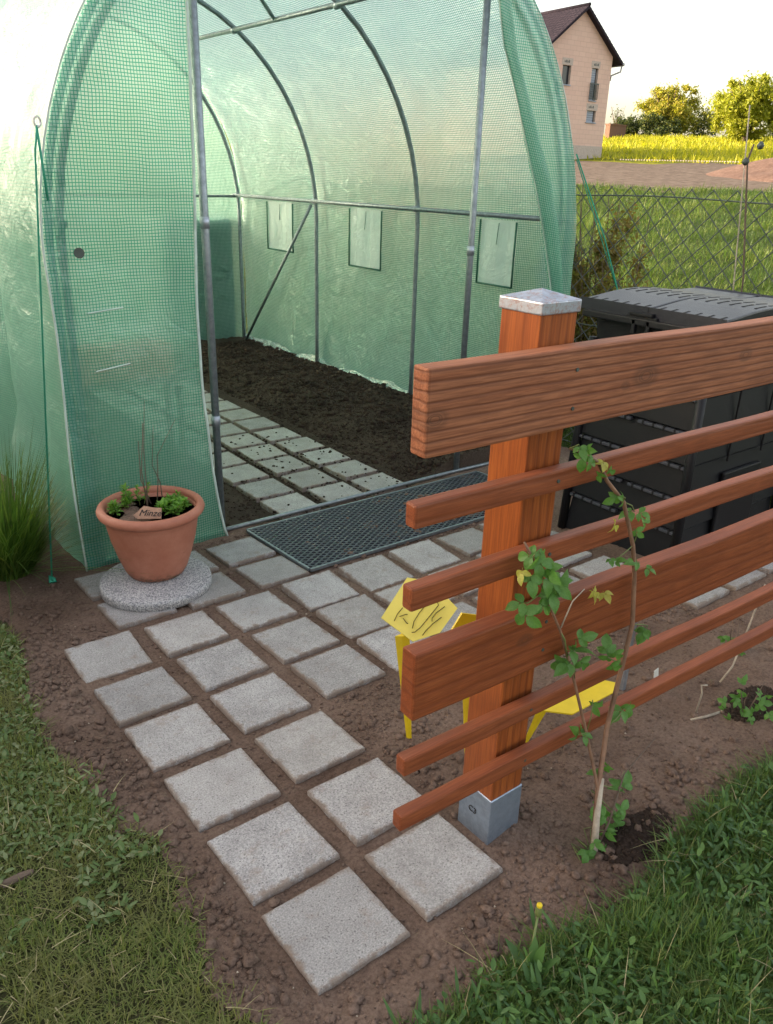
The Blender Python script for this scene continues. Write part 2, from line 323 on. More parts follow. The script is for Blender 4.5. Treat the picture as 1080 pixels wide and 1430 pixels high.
# ------------------------------------------------------------------ mesh helpers (coordinates in slab widths)
class MB:
    def __init__(s): s.v = []; s.f = []; s.n = 0
    def add(s, v, f):
        v = np.asarray(v, float); s.v.append(v); k = s.n
        s.f.extend([tuple(i+k for i in q) for q in f]); s.n += len(v); return s
    def box(s, a, b, taper=None):
        x0, y0, z0 = a; x1, y1, z1 = b
        v = [(x0,y0,z0),(x1,y0,z0),(x1,y1,z0),(x0,y1,z0),(x0,y0,z1),(x1,y0,z1),(x1,y1,z1),(x0,y1,z1)]
        return s.add(v, [(0,3,2,1),(4,5,6,7),(0,1,5,4),(1,2,6,5),(2,3,7,6),(3,0,4,7)])
    def tube(s, pts, r, n=8, cap=True):
        pts = [Vector(p) for p in pts]; rr = r if hasattr(r, '__len__') else [r]*len(pts)
        vs = []; prev = None
        for i, p in enumerate(pts):
            d = (pts[min(i+1, len(pts)-1)]-pts[max(i-1, 0)]).normalized()
            if prev is None:
                a = Vector((0, 0, 1)) if abs(d.z) < .9 else Vector((1, 0, 0)); u = d.cross(a).normalized()
            else: u = (prev-d*prev.dot(d)).normalized()
            prev = u; w_ = d.cross(u)
            for k in range(n):
                t = 2*math.pi*k/n; vs.append(p+(u*math.cos(t)+w_*math.sin(t))*rr[i])
        f = [(i*n+k, i*n+(k+1) % n, (i+1)*n+(k+1) % n, (i+1)*n+k) for i in range(len(pts)-1) for k in range(n)]
        if cap: f += [tuple(range(n-1, -1, -1)), tuple((len(pts)-1)*n+k for k in range(n))]
        return s.add([tuple(x) for x in vs], f)
    def lathe(s, prof, c, n=32, jit=0):
        vs = [(c[0]+r_*math.cos(2*math.pi*k/n), c[1]+r_*math.sin(2*math.pi*k/n), c[2]+z) for r_, z in prof for k in range(n)]
        f = [(i*n+k, i*n+(k+1) % n, (i+1)*n+(k+1) % n, (i+1)*n+k) for i in range(len(prof)-1) for k in range(n)]
        f += [tuple((len(prof)-1)*n+k for k in range(n)), tuple(range(n-1, -1, -1))]
        return s.add(vs, f)
def mesh(name, v, f, mat, uv=None, smooth=False, origin=(0, 0, 0)):
    me = bpy.data.meshes.new(name)
    v = (np.asarray(v, float)-np.asarray(origin, float))*S
    if isinstance(f, np.ndarray):
        n, k = f.shape
        me.vertices.add(len(v)); me.vertices.foreach_set('co', v.ravel())
        me.loops.add(n*k); me.loops.foreach_set('vertex_index', f.ravel().astype(np.int32))
        me.polygons.add(n); me.polygons.foreach_set('loop_start', np.arange(0, n*k, k, dtype=np.int32))
        me.update(calc_edges=True)
    else:
        me.from_pydata([tuple(x) for x in v], [], f)
    if uv is not None:
        l = me.uv_layers.new(name='UVMap'); li = np.zeros(len(me.loops), np.int32); me.loops.foreach_get('vertex_index', li)
        l.data.foreach_set('uv', np.asarray(uv, float)[li].ravel())
    for mm in (mat if isinstance(mat, (list, tuple)) else [mat]): me.materials.append(mm)
    if smooth: me.polygons.foreach_set('use_smooth', np.ones(len(me.polygons), bool))
    me.update(); return me
def put(name, me, parent=None, loc=(0, 0, 0), rz=0):
    o = bpy.data.objects.new(name, me); C.objects.link(o)
    L = Vector(loc)*S
    if parent is not None: o.parent = parent; L = L-wloc(parent)
    o.location = L; o.rotation_euler[2] = rz
    return o
def wloc(o):
    p = Vector(o.location)
    while o.parent: o = o.parent; p += Vector(o.location)
    return p
def obj(name, mb, mat, parent=None, smooth=False, origin=None, bevel=0, seg=2):
    v = np.concatenate(mb.v) if isinstance(mb, MB) else mb[0]; f = mb.f if isinstance(mb, MB) else mb[1]
    og = origin if origin is not None else (tuple(wloc(parent)/S) if parent is not None else (0, 0, 0))
    me = mesh(name, v, f, mat, None, smooth, og)
    if bevel:
        bm = bmesh.new(); bm.from_mesh(me)
        bmesh.ops.bevel(bm, geom=[e for e in bm.edges if e.calc_face_angle(0) > .6], offset=bevel*S, segments=seg, profile=.6, affect='EDGES')
        bm.to_mesh(me); bm.free()
    return put(name, me, parent, og)
def tag(o, label=None, cat=None, group=None, kind=None):
    if label: o['label'] = label
    if cat: o['category'] = cat
    if group: o['group'] = group
    if kind: o['kind'] = kind
    return o
def empty(name, loc, label=None, cat=None, group=None, kind=None):
    o = bpy.data.objects.new(name, None); C.objects.link(o); o.location = Vector(loc)*S; o.empty_display_size = .05
    return tag(o, label, cat, group, kind)
# vectorised value noise
def _h(i, j, s):
    n = (i*374761393+j*668265263+s*974634777) & 0x7fffffff
    n = ((n ^ (n >> 13))*1274126177) & 0x7fffffff
    return ((n ^ (n >> 16)) & 0xffff)/65535.0
def vn(x, y, s=0):
    x = np.asarray(x, float); y = np.asarray(y, float)
    i = np.floor(x).astype(np.int64); j = np.floor(y).astype(np.int64); fx = x-i; fy = y-j
    fx = fx*fx*(3-2*fx); fy = fy*fy*(3-2*fy)
    return ((_h(i, j, s)*(1-fx)+_h(i+1, j, s)*fx)*(1-fy)+(_h(i, j+1, s)*(1-fx)+_h(i+1, j+1, s)*fx)*fy)*2-1
def fbm(x, y, o=4, s=0, g=.5):
    r = 0; a = 1; t = 0
    for k in range(o): r = r+a*vn(np.asarray(x)*2**k+13.7*k, np.asarray(y)*2**k-7.1*k, s+k); t += a; a *= g
    return r/t
def sm(x, a, b):
    t = np.clip((np.asarray(x, float)-a)/(b-a), 0, 1); return t*t*(3-2*t)

# ------------------------------------------------------------------ terrain
SS = [0, 19, 35, 60, 110, 190, 270, 330, 450, 600, 5000]; SZ = [-.5, -.5, .55, 2.6, 5.8, 10.6, 17.4, 22.0, 28, 30, 20]
def sdist(x, y): return (x+2.5)*.857+(y+3.9)*.515
def base_h(x, y):
    x = np.asarray(x, float); y = np.asarray(y, float)
    g = .0035*np.clip(x, -20, 20)-.0526*np.clip(y, -30, 9.6)
    far = np.interp(sdist(x, y), SS, SZ)+.5
    wgt = sm(np.maximum((x-14.6)/8, (y-30)/8), 0, 1)
    z = g+far*wgt
    ins = ((x > 1.3) & (x < 13.7) & (y > 10.0) & (y < 27))
    bed = .40*sm(x, 9.3, 11.0)
    return np.where(ins, -.5+bed, z)
PATH = []   # (x0,y0,z) of slabs, filled below
OFF = dict(A0=(-.019,-.01,-.008),A1=(-.008,-.03,.005),A2=(.013,-.019,-.02),A3=(.001,.01,-.015),A4=(-.004,-.031,.003),A5=(-.027,.036,-.019),
 B0=(-.015,.013,-.002),B1=(.019,-.017,-.014),B2=(.021,.027,-.003),B3=(-.007,.033,.006),B4=(.02,.019,-.008),B5=(-.005,.03,-.019),
 C3=(.053,.043,-.012),C4=(.042,-.003,.001),C5=(.023,.009,-.009),D5=(.054,-.027,-.025),D6=(-.211,.01,.005),E5=(.04,-.053,.009),F5=(.008,-.04,-.001),
 D7=(-.24,.0,.01),B7=(-.30,.2,.0),B6=(-.31,.13,.01),C6=(-.28,.04,-.01),C7=(-.22,.03,.01))
PX, PY = 1.2141, 1.1966
slabs = []
for k in ['A0','A1','A2','A3','A4','A5','B0','B1','B2','B3','B4','B5','B6','B7','C3','C4','C5','C6','C7','D3','D4','D5','D6','D7','E3','E4','E5','F3','F4','F5','G4','G5','H4','H5']:
    i = 'ABCDEFGH'.index(k[0]); j = int(k[1]); o = OFF.get(k, (random.uniform(-.02, .03), random.uniform(-.02, .02), random.uniform(-.02, .02)))
    slabs.append((i*PX+.5+o[0], j*PY+.5+o[1], o[2], 1.0, 1.0))
slabs += [(8.76, 4.76, .02, .86, .42), (8.78, 3.86, .0, 1.0, .98), (7.6, 3.86, .01, 1.0, .98), (11.75, 9.0, .0, 1, 1)]
slabs += [(9.3, 2.55, .01, 1, 1), (10.45, 2.52, -.01, 1, 1), (11.6, 2.55, .0, 1, 1)]
inner = []
for ci, cx in enumerate((5.99, 7.22, 8.46)):
    for r_ in range(11):
        inner.append((cx+random.uniform(-.03, .03)-(.02*r_ if ci == 2 else 0), 10.45+1.17*r_+random.uniform(-.03, .03), random.uniform(-.03, .03), 1.02, 1.0))
allsl = slabs+inner
def slab_dist(x, y):
    d = np.full(np.shape(x), 9.0)
    for (cx, cy, rz, sx, sy) in allsl:
        q = np.maximum(np.abs(x-cx)-sx/2, np.abs(y-cy)-sy/2); d = np.minimum(d, q)
    return d
def bare(x, y):   # 1 where bare soil, 0 under turf
    n = .22*fbm(x*1.3, y*1.3, 3, 5)+.06*vn(x*7, y*7, 3)
    left = x-(-.62+.10*np.sin(y*.9)+n); right = y-(-.93+n*.9+.10*np.sin(x*1.7))
    return np.minimum(left, right)
def ground_z(x, y, detail=True):
    x = np.asarray(x, float); y = np.asarray(y, float)
    z = base_h(x, y)
    if detail:
        near = (1-sm(np.abs(x-5), 14, 22))*(1-sm(np.abs(y-12), 20, 26))
        rough = .045*fbm(x*1.8, y*1.8, 4, 1)+.034*np.abs(fbm(x*8, y*8, 3, 9))
        d = slab_dist(x, y)
        flat = sm(d, .12, .5)
        joint = -.035+.012*vn(x*9, y*9, 4)
        z = z+near*(rough*(.15+.85*flat)+joint*(1-flat))
        inb = (x > 9.6) & (x < 13.6) & (y > 10) & (y < 27)
        z = z+np.where(inb, .10*np.abs(fbm(x*3.2, y*3.2, 4, 21)), 0)
        crest = sm(bare(x, y), .0, .35)*(1-sm(bare(x, y), .35, .9))
        z = z+near*.03*crest
        z = np.where(d < -.02, z-.04, z)
    return z
def axis(a, b, st, lo, hi, g):
    c = list(np.arange(a, b, st)); s_ = st
    x = c[-1]
    while x < hi: s_ *= g; x += s_; c.append(x)
    s_ = st; x = c[0]; pre = []
    while x > lo: s_ *= g; x -= s_; pre.append(x)
    return np.array(pre[::-1]+c)
ax = axis(-2.6, 14.6, .055, -900, 2200, 1.13); ay0 = np.arange(-2.6, 9.2, .055); ay1 = np.arange(9.2, 28, .11)
ay = axis(28.0, 28.5, .12, 27, 2200, 1.13); ay = ay[ay >= 28.0]
lowy = axis(-2.6, -2.5, .055, -900, -2.4, 1.13); lowy = lowy[lowy < -2.61]
ay = np.concatenate([lowy, ay0, ay1, ay])
X, Y = np.meshgrid(ax, ay); Z = ground_z(X, Y)
far = sdist(X, Y) > 26
Z = Z+np.where(far, .25*fbm(X*.12, Y*.12, 4, 31)*sm(sdist(X, Y), 26, 60), 0)
nx, ny = len(ax), len(ay)
V = np.stack([X.ravel(), Y.ravel(), Z.ravel()], 1)
I, J = np.meshgrid(np.arange(nx-1), np.arange(ny-1)); k0 = (J*nx+I).ravel()
F = np.stack([k0, k0+1, k0+1+nx, k0+nx], 1)
cx_ = V[F].mean(1); fx, fy = cx_[:, 0], cx_[:, 1]; sd_ = sdist(fx, fy)+2.0*vn(fx*.15, fy*.15, 8)
out = (fx > 14.5) | (fy > 29)
inbed = (fx > 1.4) & (fx < 13.7) & (fy > 9.95) & (fy < 27)
farz = out & (sd_ > 40)
m_dirt = out & (sd_ > 110) & (sdist(fx, fy) < 191)
m_field = out & (sdist(fx, fy) >= 191) & (sd_ < 345)
m_hill = out & (sd_ >= 345)
m_meadow = out & (sd_ <= 110)
b_ = bare(fx, fy)
m_lawn = (~out) & (b_ < 0)
m_bed = (~out) & inbed
m_soil = ~(out | m_lawn | m_bed)
def region(name, msk, mat, label):
    f = F[msk]; u, inv = np.unique(f, return_inverse=True)
    o = put(name, mesh(name, V[u], inv.reshape(f.shape), mat, None, True)); tag(o, label, None, None, 'structure'); return o
region('garden_soil', m_soil, M['soil'], 'brown crumbly bare soil around the paving slabs')
region('lawn_ground', m_lawn, M['turf'], 'ground under the lawn')
region('greenhouse_bed_soil', m_bed, M['bed'], 'dark compost rich bed inside the greenhouse')
region('meadow_ground', m_meadow, M['meadow'], 'green meadow beyond the chain link fence')
region('bare_earth_plot', m_dirt, M['dirtfar'], 'strip of bare grey brown earth below the house')
region('crop_field', m_field, M['field'], 'yellow green crop field in evening sun')
region('distant_ground', m_hill, M['hill'], 'land beyond the field')

# hill ridge far behind the trees
def hill():
    mb = MB(); n = 60; vs = []; fs = []
    for i in range(n):
        az = R(20+i*1.4); 
        for j, (d, f) in enumerate(((700, 0), (900, .55), (1150, 1.0), (1500, .9), (1900, 0))):
            h = 52*f*(.72+.22*math.sin(az*5.1+1.2)+.12*math.sin(az*17)+.02*math.sin(az*90))
            vs.append((CAM[0]+d*math.sin(az), CAM[1]+d*math.cos(az), 24+h))
    for i in range(n-1):
        for j in range(4): fs.append((i*5+j, (i+1)*5+j, (i+1)*5+j+1, i*5+j+1))
    mb.add(vs, fs); o = obj('wooded_hills', mb, M['hill'], None, True); tag(o, 'low wooded hills on the horizon behind the trees', None, None, 'structure')
hill()

# ------------------------------------------------------------------ slabs
def slab_mesh(seed, sx=1.0, sy=1.0, th=.22):
    r = random.Random(seed); n = 9
    ring = []
    for side in range(4):
        for k in range(n):
            t = k/n-.5; 
            p = [(t, -.5), (.5, t), (-t, .5), (-.5, -t)][side]
            ring.append(p)
    m_ = len(ring); lv = [(-th, 1.0, 0), (-.035, 1.0, .0), (-.010, .992, .004), (0, .972, .004)]
    vs = []
    jit = [r.gauss(0, .0045) for _ in ring]; chip = [max(0, r.gauss(-.012, .012)) for _ in ring]
    for z, s_, q in lv:
        for i, (px, py) in enumerate(ring):
            f = s_+jit[i]-(chip[i] if z > -.03 else chip[i]*.4)
            vs.append((px*f*sx, py*f*sy, z))
    fs = [(l*m_+i, l*m_+(i+1) % m_, (l+1)*m_+(i+1) % m_, (l+1)*m_+i) for l in range(len(lv)-1) for i in range(m_)]
    fs.append(tuple(3*m_+i for i in range(m_)))
    return mesh('slab', vs, fs, M['slab'])
variants = [slab_mesh(s_) for s_ in range(6)]
def lay(parent, lst, lift):
    for n_, (cx, cy, rz, sx, sy) in enumerate(lst):
        me = variants[random.randrange(6)] if (sx, sy) in ((1.0, 1.0), (1.02, 1.0)) else slab_mesh(90+n_, sx, sy)
        zc = float(base_h(cx, cy)) if cy < 9.9 else -.5
        o = put('slab', me, parent, (cx, cy, zc+lift+random.uniform(-.008, .008)), rz+random.choice([0, 0, math.pi, 0] if (sx, sy) == (1.0, 1.0) else [0]))
        o.rotation_euler[0] = (-.0526 if cy < 9.9 else 0)+random.gauss(0, .006); o.rotation_euler[1] = random.gauss(0, .006)
path = empty('garden_path', (2, 4, -.2), 'path of square grey concrete slabs from the lawn to the greenhouse door', None, None, 'structure')
lay(path, slabs, .03)
gpath = empty('greenhouse_path', (7.2, 14, -.5), 'three slab wide path running back inside the greenhouse', None, None, 'structure')
lay(gpath, inner, .06)

# crumbs of soil
ico_v, ico_f = None, None
def ico():
    t = (1+5**.5)/2
    v = np.array([(-1,t,0),(1,t,0),(-1,-t,0),(1,-t,0),(0,-1,t),(0,1,t),(0,-1,-t),(0,1,-t),(t,0,-1),(t,0,1),(-t,0,-1),(-t,0,1)], float)
    v /= np.linalg.norm(v[0])
    f = np.array([(0,11,5),(0,5,1),(0,1,7),(0,7,10),(0,10,11),(1,5,9),(5,11,4),(11,10,2),(10,7,6),(7,1,8),(3,9,4),(3,4,2),(3,2,6),(3,6,8),(3,8,9),(4,9,5),(2,4,11),(6,2,10),(8,6,7),(9,8,1)])
    return v, f
def ico2():
    v, f = ico(); vs = list(map(tuple, v)); mid = {}; nf = []
    def g(a, b):
        k = (min(a, b), max(a, b))
        if k not in mid:
            p = (np.array(vs[a])+np.array(vs[b]))/2; vs.append(tuple(p/np.linalg.norm(p))); mid[k] = len(vs)-1
        return mid[k]
    for a, b, c in f:
        x, y, z = g(a, b), g(b, c), g(c, a); nf += [(a, x, z), (b, y, x), (c, z, y), (x, y, z)]
    return np.array(vs), np.array(nf)
def blobs(name, P, r, mat, label, cat, base=ico, smooth=True, zs=.75):
    v, f = base(); n = len(P); k = len(v)
    sc_ = r[:, None, None]*(1+rng.normal(0, .22, (n, k, 1)))*np.array([1, 1, zs])[None, None]*rng.uniform(.7, 1.3, (n, 1, 3))
    VV = v[None]*sc_; a = rng.uniform(0, 6.28, n); ca, sa = np.cos(a)[:, None], np.sin(a)[:, None]
    x = VV[..., 0]*ca-VV[..., 1]*sa; y = VV[..., 0]*sa+VV[..., 1]*ca
    VV = np.stack([x, y, VV[..., 2]], -1)+P[:, None]
    FF = (f[None]+(np.arange(n)*k)[:, None, None]).reshape(-1, 3)
    o = put(name, mesh(name, VV.reshape(-1, 3), FF, mat, None, smooth)); tag(o, label, cat, None, 'stuff'); return o
def scatter(n, x0, x1, y0, y1, ok):
    x = rng.uniform(x0, x1, n); y = rng.uniform(y0, y1, n); k = ok(x, y); return x[k], y[k]
def okc(x, y):
    d = slab_dist(x, y); dens = .25+.75*np.clip(fbm(x*.9, y*.9, 3, 41)*2+.3, 0, 1)
    nr = np.clip(1-(d-.3)/1.2, .35, 1)
    return (d > .015) & (bare(x, y) > -.08) & (rng.uniform(0, 1, len(x)) < dens*nr*np.where(d < .13, .35, 1))
x, y = scatter(60000, -1.4, 9, -1.6, 9.7, okc)
r = .010*rng.pareto(2.5, len(x))+.010; r = np.minimum(r, .055)
d_ = slab_dist(x, y); r = np.where(d_ < .12, np.minimum(r, .022), r)
blobs('soil_crumbs', np.stack([x, y, ground_z(x, y)+r*.25], 1), r, M['clod'], 'small crumbs of brown soil scattered around the slabs', 'soil')
x, y = scatter(4200, -1.0, 7, -1.3, 9.0, lambda x, y: (slab_dist(x, y) > .07) & (bare(x, y) > 0) & (bare(x, y) < .75) & (rng.uniform(0, 1, len(x)) < .55))
r = rng.uniform(.030, .062, len(x)); r = np.where(rng.uniform(0, 1, len(x)) < .06, r*1.5, r)
r = np.minimum(r, slab_dist(x, y)*.6)
blobs('soil_lumps', np.stack([x, y, ground_z(x, y)+r*.2], 1), r, M['clod'], 'rounded lumps of dug soil along the edge of the lawn', 'soil', ico2)
x, y = scatter(15000, 9.3, 13.5, 10.1, 26, lambda x, y: (slab_dist(x, y) > .02))
r = .014*rng.pareto(2.4, len(x))+.014; r = np.minimum(r, .10)
x2, y2 = scatter(2500, 4.0, 9.4, 10.0, 17, lambda x, y: (slab_dist(x, y) > .01)); x = np.concatenate([x, x2]); y = np.concatenate([y, y2]); r = np.concatenate([r, rng.uniform(.012, .035, len(x2))])
blobs('bed_crumbs', np.stack([x, y, ground_z(x, y)+r*.3], 1), r, M['clodk'], 'dark crumbs of compost on the greenhouse bed', 'soil')
# crumbs lying on the inner slabs
pk = []
for (cx, cy, rz, sx, sy) in inner:
    if cy < 15.5:
        nn = rng.integers(2, 12) if cx > 6.5 else rng.integers(0, 3)
        for _ in range(nn): pk.append((cx+rng.uniform(-.45, .45), cy+rng.uniform(-.45, .45), -.43))
        for _ in range(9): pk.append((cx+rng.uniform(-.5, .5), cy+rng.choice([-.52, .52])+rng.normal(0, .03), -.455))
        for _ in range(9): pk.append((cx+rng.choice([-.55, .55])+rng.normal(0, .03), cy+rng.uniform(-.5, .5), -.455))
pk = np.array(pk); blobs('crumbs_on_slabs', pk, rng.uniform(.015, .042, len(pk)), M['clodk'], 'dark soil crumbs dropped on the slabs inside the greenhouse', 'soil')
x, y = scatter(120, -1, 7, -1.2, 8, lambda x, y: (bare(x, y) > 0) & (slab_dist(x, y) > .03))
blobs('pale_pebbles', np.stack([x, y, ground_z(x, y)+.012], 1), rng.uniform(.005, .014, len(x)), M['deadcane'], 'tiny pale pebbles in the brown soil', 'pebbles')

# ------------------------------------------------------------------ grass and leaves
def blades(name, P, L, W, mat, label, cat, lean=.5, segs=3, droop=.6, parent=None, kind='stuff', dirs=None):
    n = len(P); a = rng.uniform(0, 6.28, n) if dirs is None else dirs
    ln = np.abs(rng.normal(lean, lean*.5, n))
    t = np.linspace(0, 1, segs+1)[None]; 
    out_ = L[:, None]*(np.sin(ln)[:, None]*t+droop*ln[:, None]*t*t*.5)
    upz = L[:, None]*(np.cos(np.minimum(ln, 1.45))[:, None]*t-droop*ln[:, None]*.35*t*t)
    cx = P[:, 0:1]+np.cos(a)[:, None]*out_; cy = P[:, 1:2]+np.sin(a)[:, None]*out_; cz = P[:, 2:3]+upz
    wv = W[:, None]*(1-t**1.6*.92); px = -np.sin(a)[:, None]*wv; py = np.cos(a)[:, None]*wv
    VV = np.stack([np.stack([cx-px, cy-py, cz], -1), np.stack([cx+px, cy+py, cz], -1)], 2).reshape(n, -1, 3)
    k = 2*(segs+1)
    f = np.array([(2*i, 2*i+1, 2*i+3, 2*i+2) for i in range(segs)])
    FF = (f[None]+(np.arange(n)*k)[:, None, None]).reshape(-1, 4)
    og = (0, 0, 0) if parent is None else tuple(wloc(parent)/S)
    o = put(name, mesh(name, VV.reshape(-1, 3), FF, mat, None, False, og), parent, og)
    tag(o, label, cat, None, kind); return o
def leaves(name, P, L, W, mat, label, cat, tilt=.5, parent=None, kind='stuff', fold=.25, curl=.3, az=None):
    n = len(P); prof = np.array([(0, .05), (.18, .62), (.42, 1), (.68, .82), (.88, .4), (1, .02)])
    a = rng.uniform(0, 6.28, n) if az is None else az; e = rng.normal(tilt, .35, n)
    t = prof[:, 0][None]; wd = prof[:, 1][None]*W[:, None]
    el = e[:, None]-curl*t
    rad = L[:, None]*np.cumsum(np.concatenate([np.zeros((n, 1)), np.cos(el)[:, 1:]*np.diff(prof[:, 0])[None]], 1), 1)
    hz_ = L[:, None]*np.cumsum(np.concatenate([np.zeros((n, 1)), np.sin(el)[:, 1:]*np.diff(prof[:, 0])[None]], 1), 1)
    ca, sa = np.cos(a)[:, None], np.sin(a)[:, None]; rows = []
    for s_, dz in ((-1, 1), (0, 0), (1, 1)):
        rows.append(np.stack([P[:, 0:1]+ca*rad-sa*wd*s_, P[:, 1:2]+sa*rad+ca*wd*s_, P[:, 2:3]+hz_+dz*fold*wd], -1))
    VV = np.stack(rows, 2).reshape(n, -1, 3); k = 18
    f = np.array([(3*i+j, 3*i+j+1, 3*i+j+4, 3*i+j+3) for i in range(5) for j in range(2)])
    FF = (f[None]+(np.arange(n)*k)[:, None, None]).reshape(-1, 4)
    og = (0, 0, 0) if parent is None else tuple(wloc(parent)/S)
    o = put(name, mesh(name, VV.reshape(-1, 3), FF, mat, None, True, og), parent, og)
    if kind: tag(o, label, cat, None, kind)
    return o
def lawnL(x, y): return (bare(x, y) < rng.normal(0, .05, len(x))) & (x < .2) & (y > -1.6)
x, y = scatter(75000, -2.3, .4, -1.4, 8.4, lambda x, y: lawnL(x, y) & (x > -.62-1.5) & (x < -.1+0*y))
Lb = rng.uniform(.06, .17, len(x))*(1+.5*fbm(x*1.5, y*1.5, 3, 51)); z = ground_z(x, y)
blades('lawn_grass', np.stack([x, y, z-.01], 1), Lb, rng.uniform(.004, .008, len(x)), M['grassL'], 'short mown grass left of the slab path', 'grass', 1.0, 3, .7)
x, y = scatter(5200, -2.3, .2, 1.8, 8.4, lambda x, y: lawnL(x, y) & (fbm(x*.8, y*.8, 3, 61) > -.25-.1*(y-4.5)))
leaves('matted_weed_leaves', np.stack([x, y, ground_z(x, y)+rng.uniform(.0, .07, len(x))], 1), rng.uniform(.05, .13, len(x)), rng.uniform(.012, .030, len(x)), M['cloverL'], 'matted broad weed leaves in the upper left lawn', 'weeds', .25)
x, y = scatter(500, -2.3, .2, -1.2, 8.2, lawnL)
blades('grass_clippings', np.stack([x, y, ground_z(x, y)+.05], 1), rng.uniform(.12, .3, len(x)), rng.uniform(.003, .006, len(x)), M['straw'], 'pale dry clippings lying on the left lawn', 'clippings', 1.4, 3, .4)
def lawnR(x, y): return (bare(x, y) < rng.normal(0, .06, len(x))) & (y < -.2) & (x > .2)
x, y = scatter(85000, .3, 6.2, -3.0, -.3, lawnR)
tall = 1+.9*np.clip(fbm(x*1.1, y*1.1, 3, 71)+.2, 0, 1)
blades('weedy_grass', np.stack([x, y, ground_z(x, y)-.01], 1), rng.uniform(.10, .28, len(x))*tall, rng.uniform(.005, .011, len(x)), M['grassR'], 'longer weedy grass in the lower right corner', 'grass', .8, 4, .9)
x, y = scatter(6500, .3, 6.2, -3.0, -.2, lambda x, y: lawnR(x, y) & (fbm(x*1.3, y*1.3, 3, 81) > -.3))
leaves('weed_leaves', np.stack([x, y, ground_z(x, y)+rng.uniform(.02, .22, len(x))], 1), rng.uniform(.04, .12, len(x)), rng.uniform(.010, .028, len(x)), M['cloverR'], 'clover and weed leaves among the grass in the lower right', 'weeds', .35)
x, y = scatter(2600, .3, 6.2, -3.0, -.3, lawnR)
leaves('long_weed_leaves', np.stack([x, y, ground_z(x, y)+rng.uniform(.0, .12, len(x))], 1), rng.uniform(.14, .30, len(x)), rng.uniform(.010, .022, len(x)), M['cloverR'], 'narrow weed leaves among the grass in the lower right', 'weeds', .85)
x, y = scatter(30, .6, 5.5, -2.6, -.6, lambda x, y: lawnR(x, y))
leaves('broad_weed_leaves', np.stack([x, y, ground_z(x, y)+rng.uniform(.05, .2, len(x))], 1), rng.uniform(.2, .34, len(x)), rng.uniform(.022, .04, len(x)), M['cloverR'], 'long plantain leaves in the lower right grass', 'weeds', .6)
x, y = scatter(400, .3, 6, -2.6, -.4, lawnR)
blades('dry_grass_stalks', np.stack([x, y, ground_z(x, y)+.08], 1), rng.uniform(.2, .5, len(x)), rng.uniform(.003, .007, len(x)), M['straw'], 'pale dry stalks in the lower right grass', 'stalks', 1.1, 4, .6)
# meadow behind fence
n_ = 170000; s_ = 19+(rng.uniform(0, 1, n_)**1.6)*95; t_ = rng.uniform(-.42, .55, n_)*(s_+2)
x = -2.5+s_*.857-t_*.515+0; y = -3.9+s_*.515+t_*.857
k = (x > 14.7) | (y > 29); x, y, s_ = x[k], y[k], s_[k]
tuft = .75+1.9*np.clip(fbm(x*.33, y*.33, 3, 91), 0, 1)
zz = ground_z(x, y)+np.where(sdist(x, y) > 26, .25*fbm(x*.12, y*.12, 4, 31)*sm(sdist(x, y), 26, 60), 0)
blades('meadow_grass', np.stack([x, y, zz-.03], 1), rng.uniform(.18, .60, len(x))*tuft*(1+s_*.004), rng.uniform(.007, .014, len(x))*(1+s_*.020), M['meadowb'], 'lush green meadow grass beyond the chain link fence', 'grass', .55, 3, .8)
# crop tufts on the sunny field
n_ = 26000; s_ = 191+(rng.uniform(0, 1, n_))*150; t_ = rng.uniform(-.25, .35, n_)*s_
x = -2.5+s_*.857-t_*.515; y = -3.9+s_*.515+t_*.857; zz = base_h(x, y)+.25*fbm(x*.12, y*.12, 4, 31)
row = vn(s_*.35, t_*.02, 5) > -.4; x, y, zz = x[row], y[row], zz[row]
M['crop'] = mat_leaf('crop_leaf', (.27, .28, .02), (.40, .38, .03), .4, .6, (.55, .48, .03), .1)
blades('crop_plants', np.stack([x, y, zz-.1], 1), rng.uniform(.9, 2.0, len(x)), rng.uniform(.12, .25, len(x)), M['crop'], 'yellow green crop plants standing in the sunlit field', 'crop', .5, 2, .6)

# ------------------------------------------------------------------ greenhouse
GX, GA, PA = 7.5, 6.27, 5.98
def arch(half, hz_, th_):   # th 0..pi from right spring to left spring
    c_, s_ = math.cos(th_), math.sin(th_); return GX+half*c_, 5.0+hz_*s_
gh = empty('foil_greenhouse', (GX, 9.9, -.5), 'walk in tunnel greenhouse of green reinforced film on a steel tube frame, door open', 'greenhouse')
ribs_y = (9.98, 15.45, 21.0, 26.7)
for i, y_ in enumerate(ribs_y):
    mb = MB(); pts = [(GX+PA, y_, -.6)]+[(GX+PA, y_, z_) for z_ in (1, 3, 5.0)]
    pts += [(arch(PA, 6.3, math.pi*k/28)[0], y_, arch(PA, 6.3, math.pi*k/28)[1]) for k in range(1, 28)]
    pts += [(GX-PA, y_, z_) for z_ in (5.0, 3, 1, -.6)]
    mb.tube(pts, .07, 10, True)
    if i == 3: mb.tube([(GX-PA, y_, 5.5), (GX+PA, y_, 5.5)], .05, 8)
    o = obj('rib', mb, M['pipe'], gh, True)
def pipe(name, pts, r=.06, mat='pipe'):
    mb = MB(); mb.tube(pts, r, 10); return obj(name, mb, M[mat], gh, True)
pipe('side_rail', [(13.38, 10.0, 5.54), (13.38, 26.95, 5.54)], .065)
pipe('side_rail', [(1.62, 10.0, 5.54), (1.62, 26.95, 5.54)], .065)
pipe('roof_purlin', [(10.55, 9.9, 10.33), (10.55, 26.9, 10.33)], .065)
pipe('roof_purlin', [(4.45, 9.9, 10.33), (4.45, 26.9, 10.33)], .065)
pipe('brace', [(13.36, 26.3, -.1), (13.36, 21.15, 5.4)], .055)
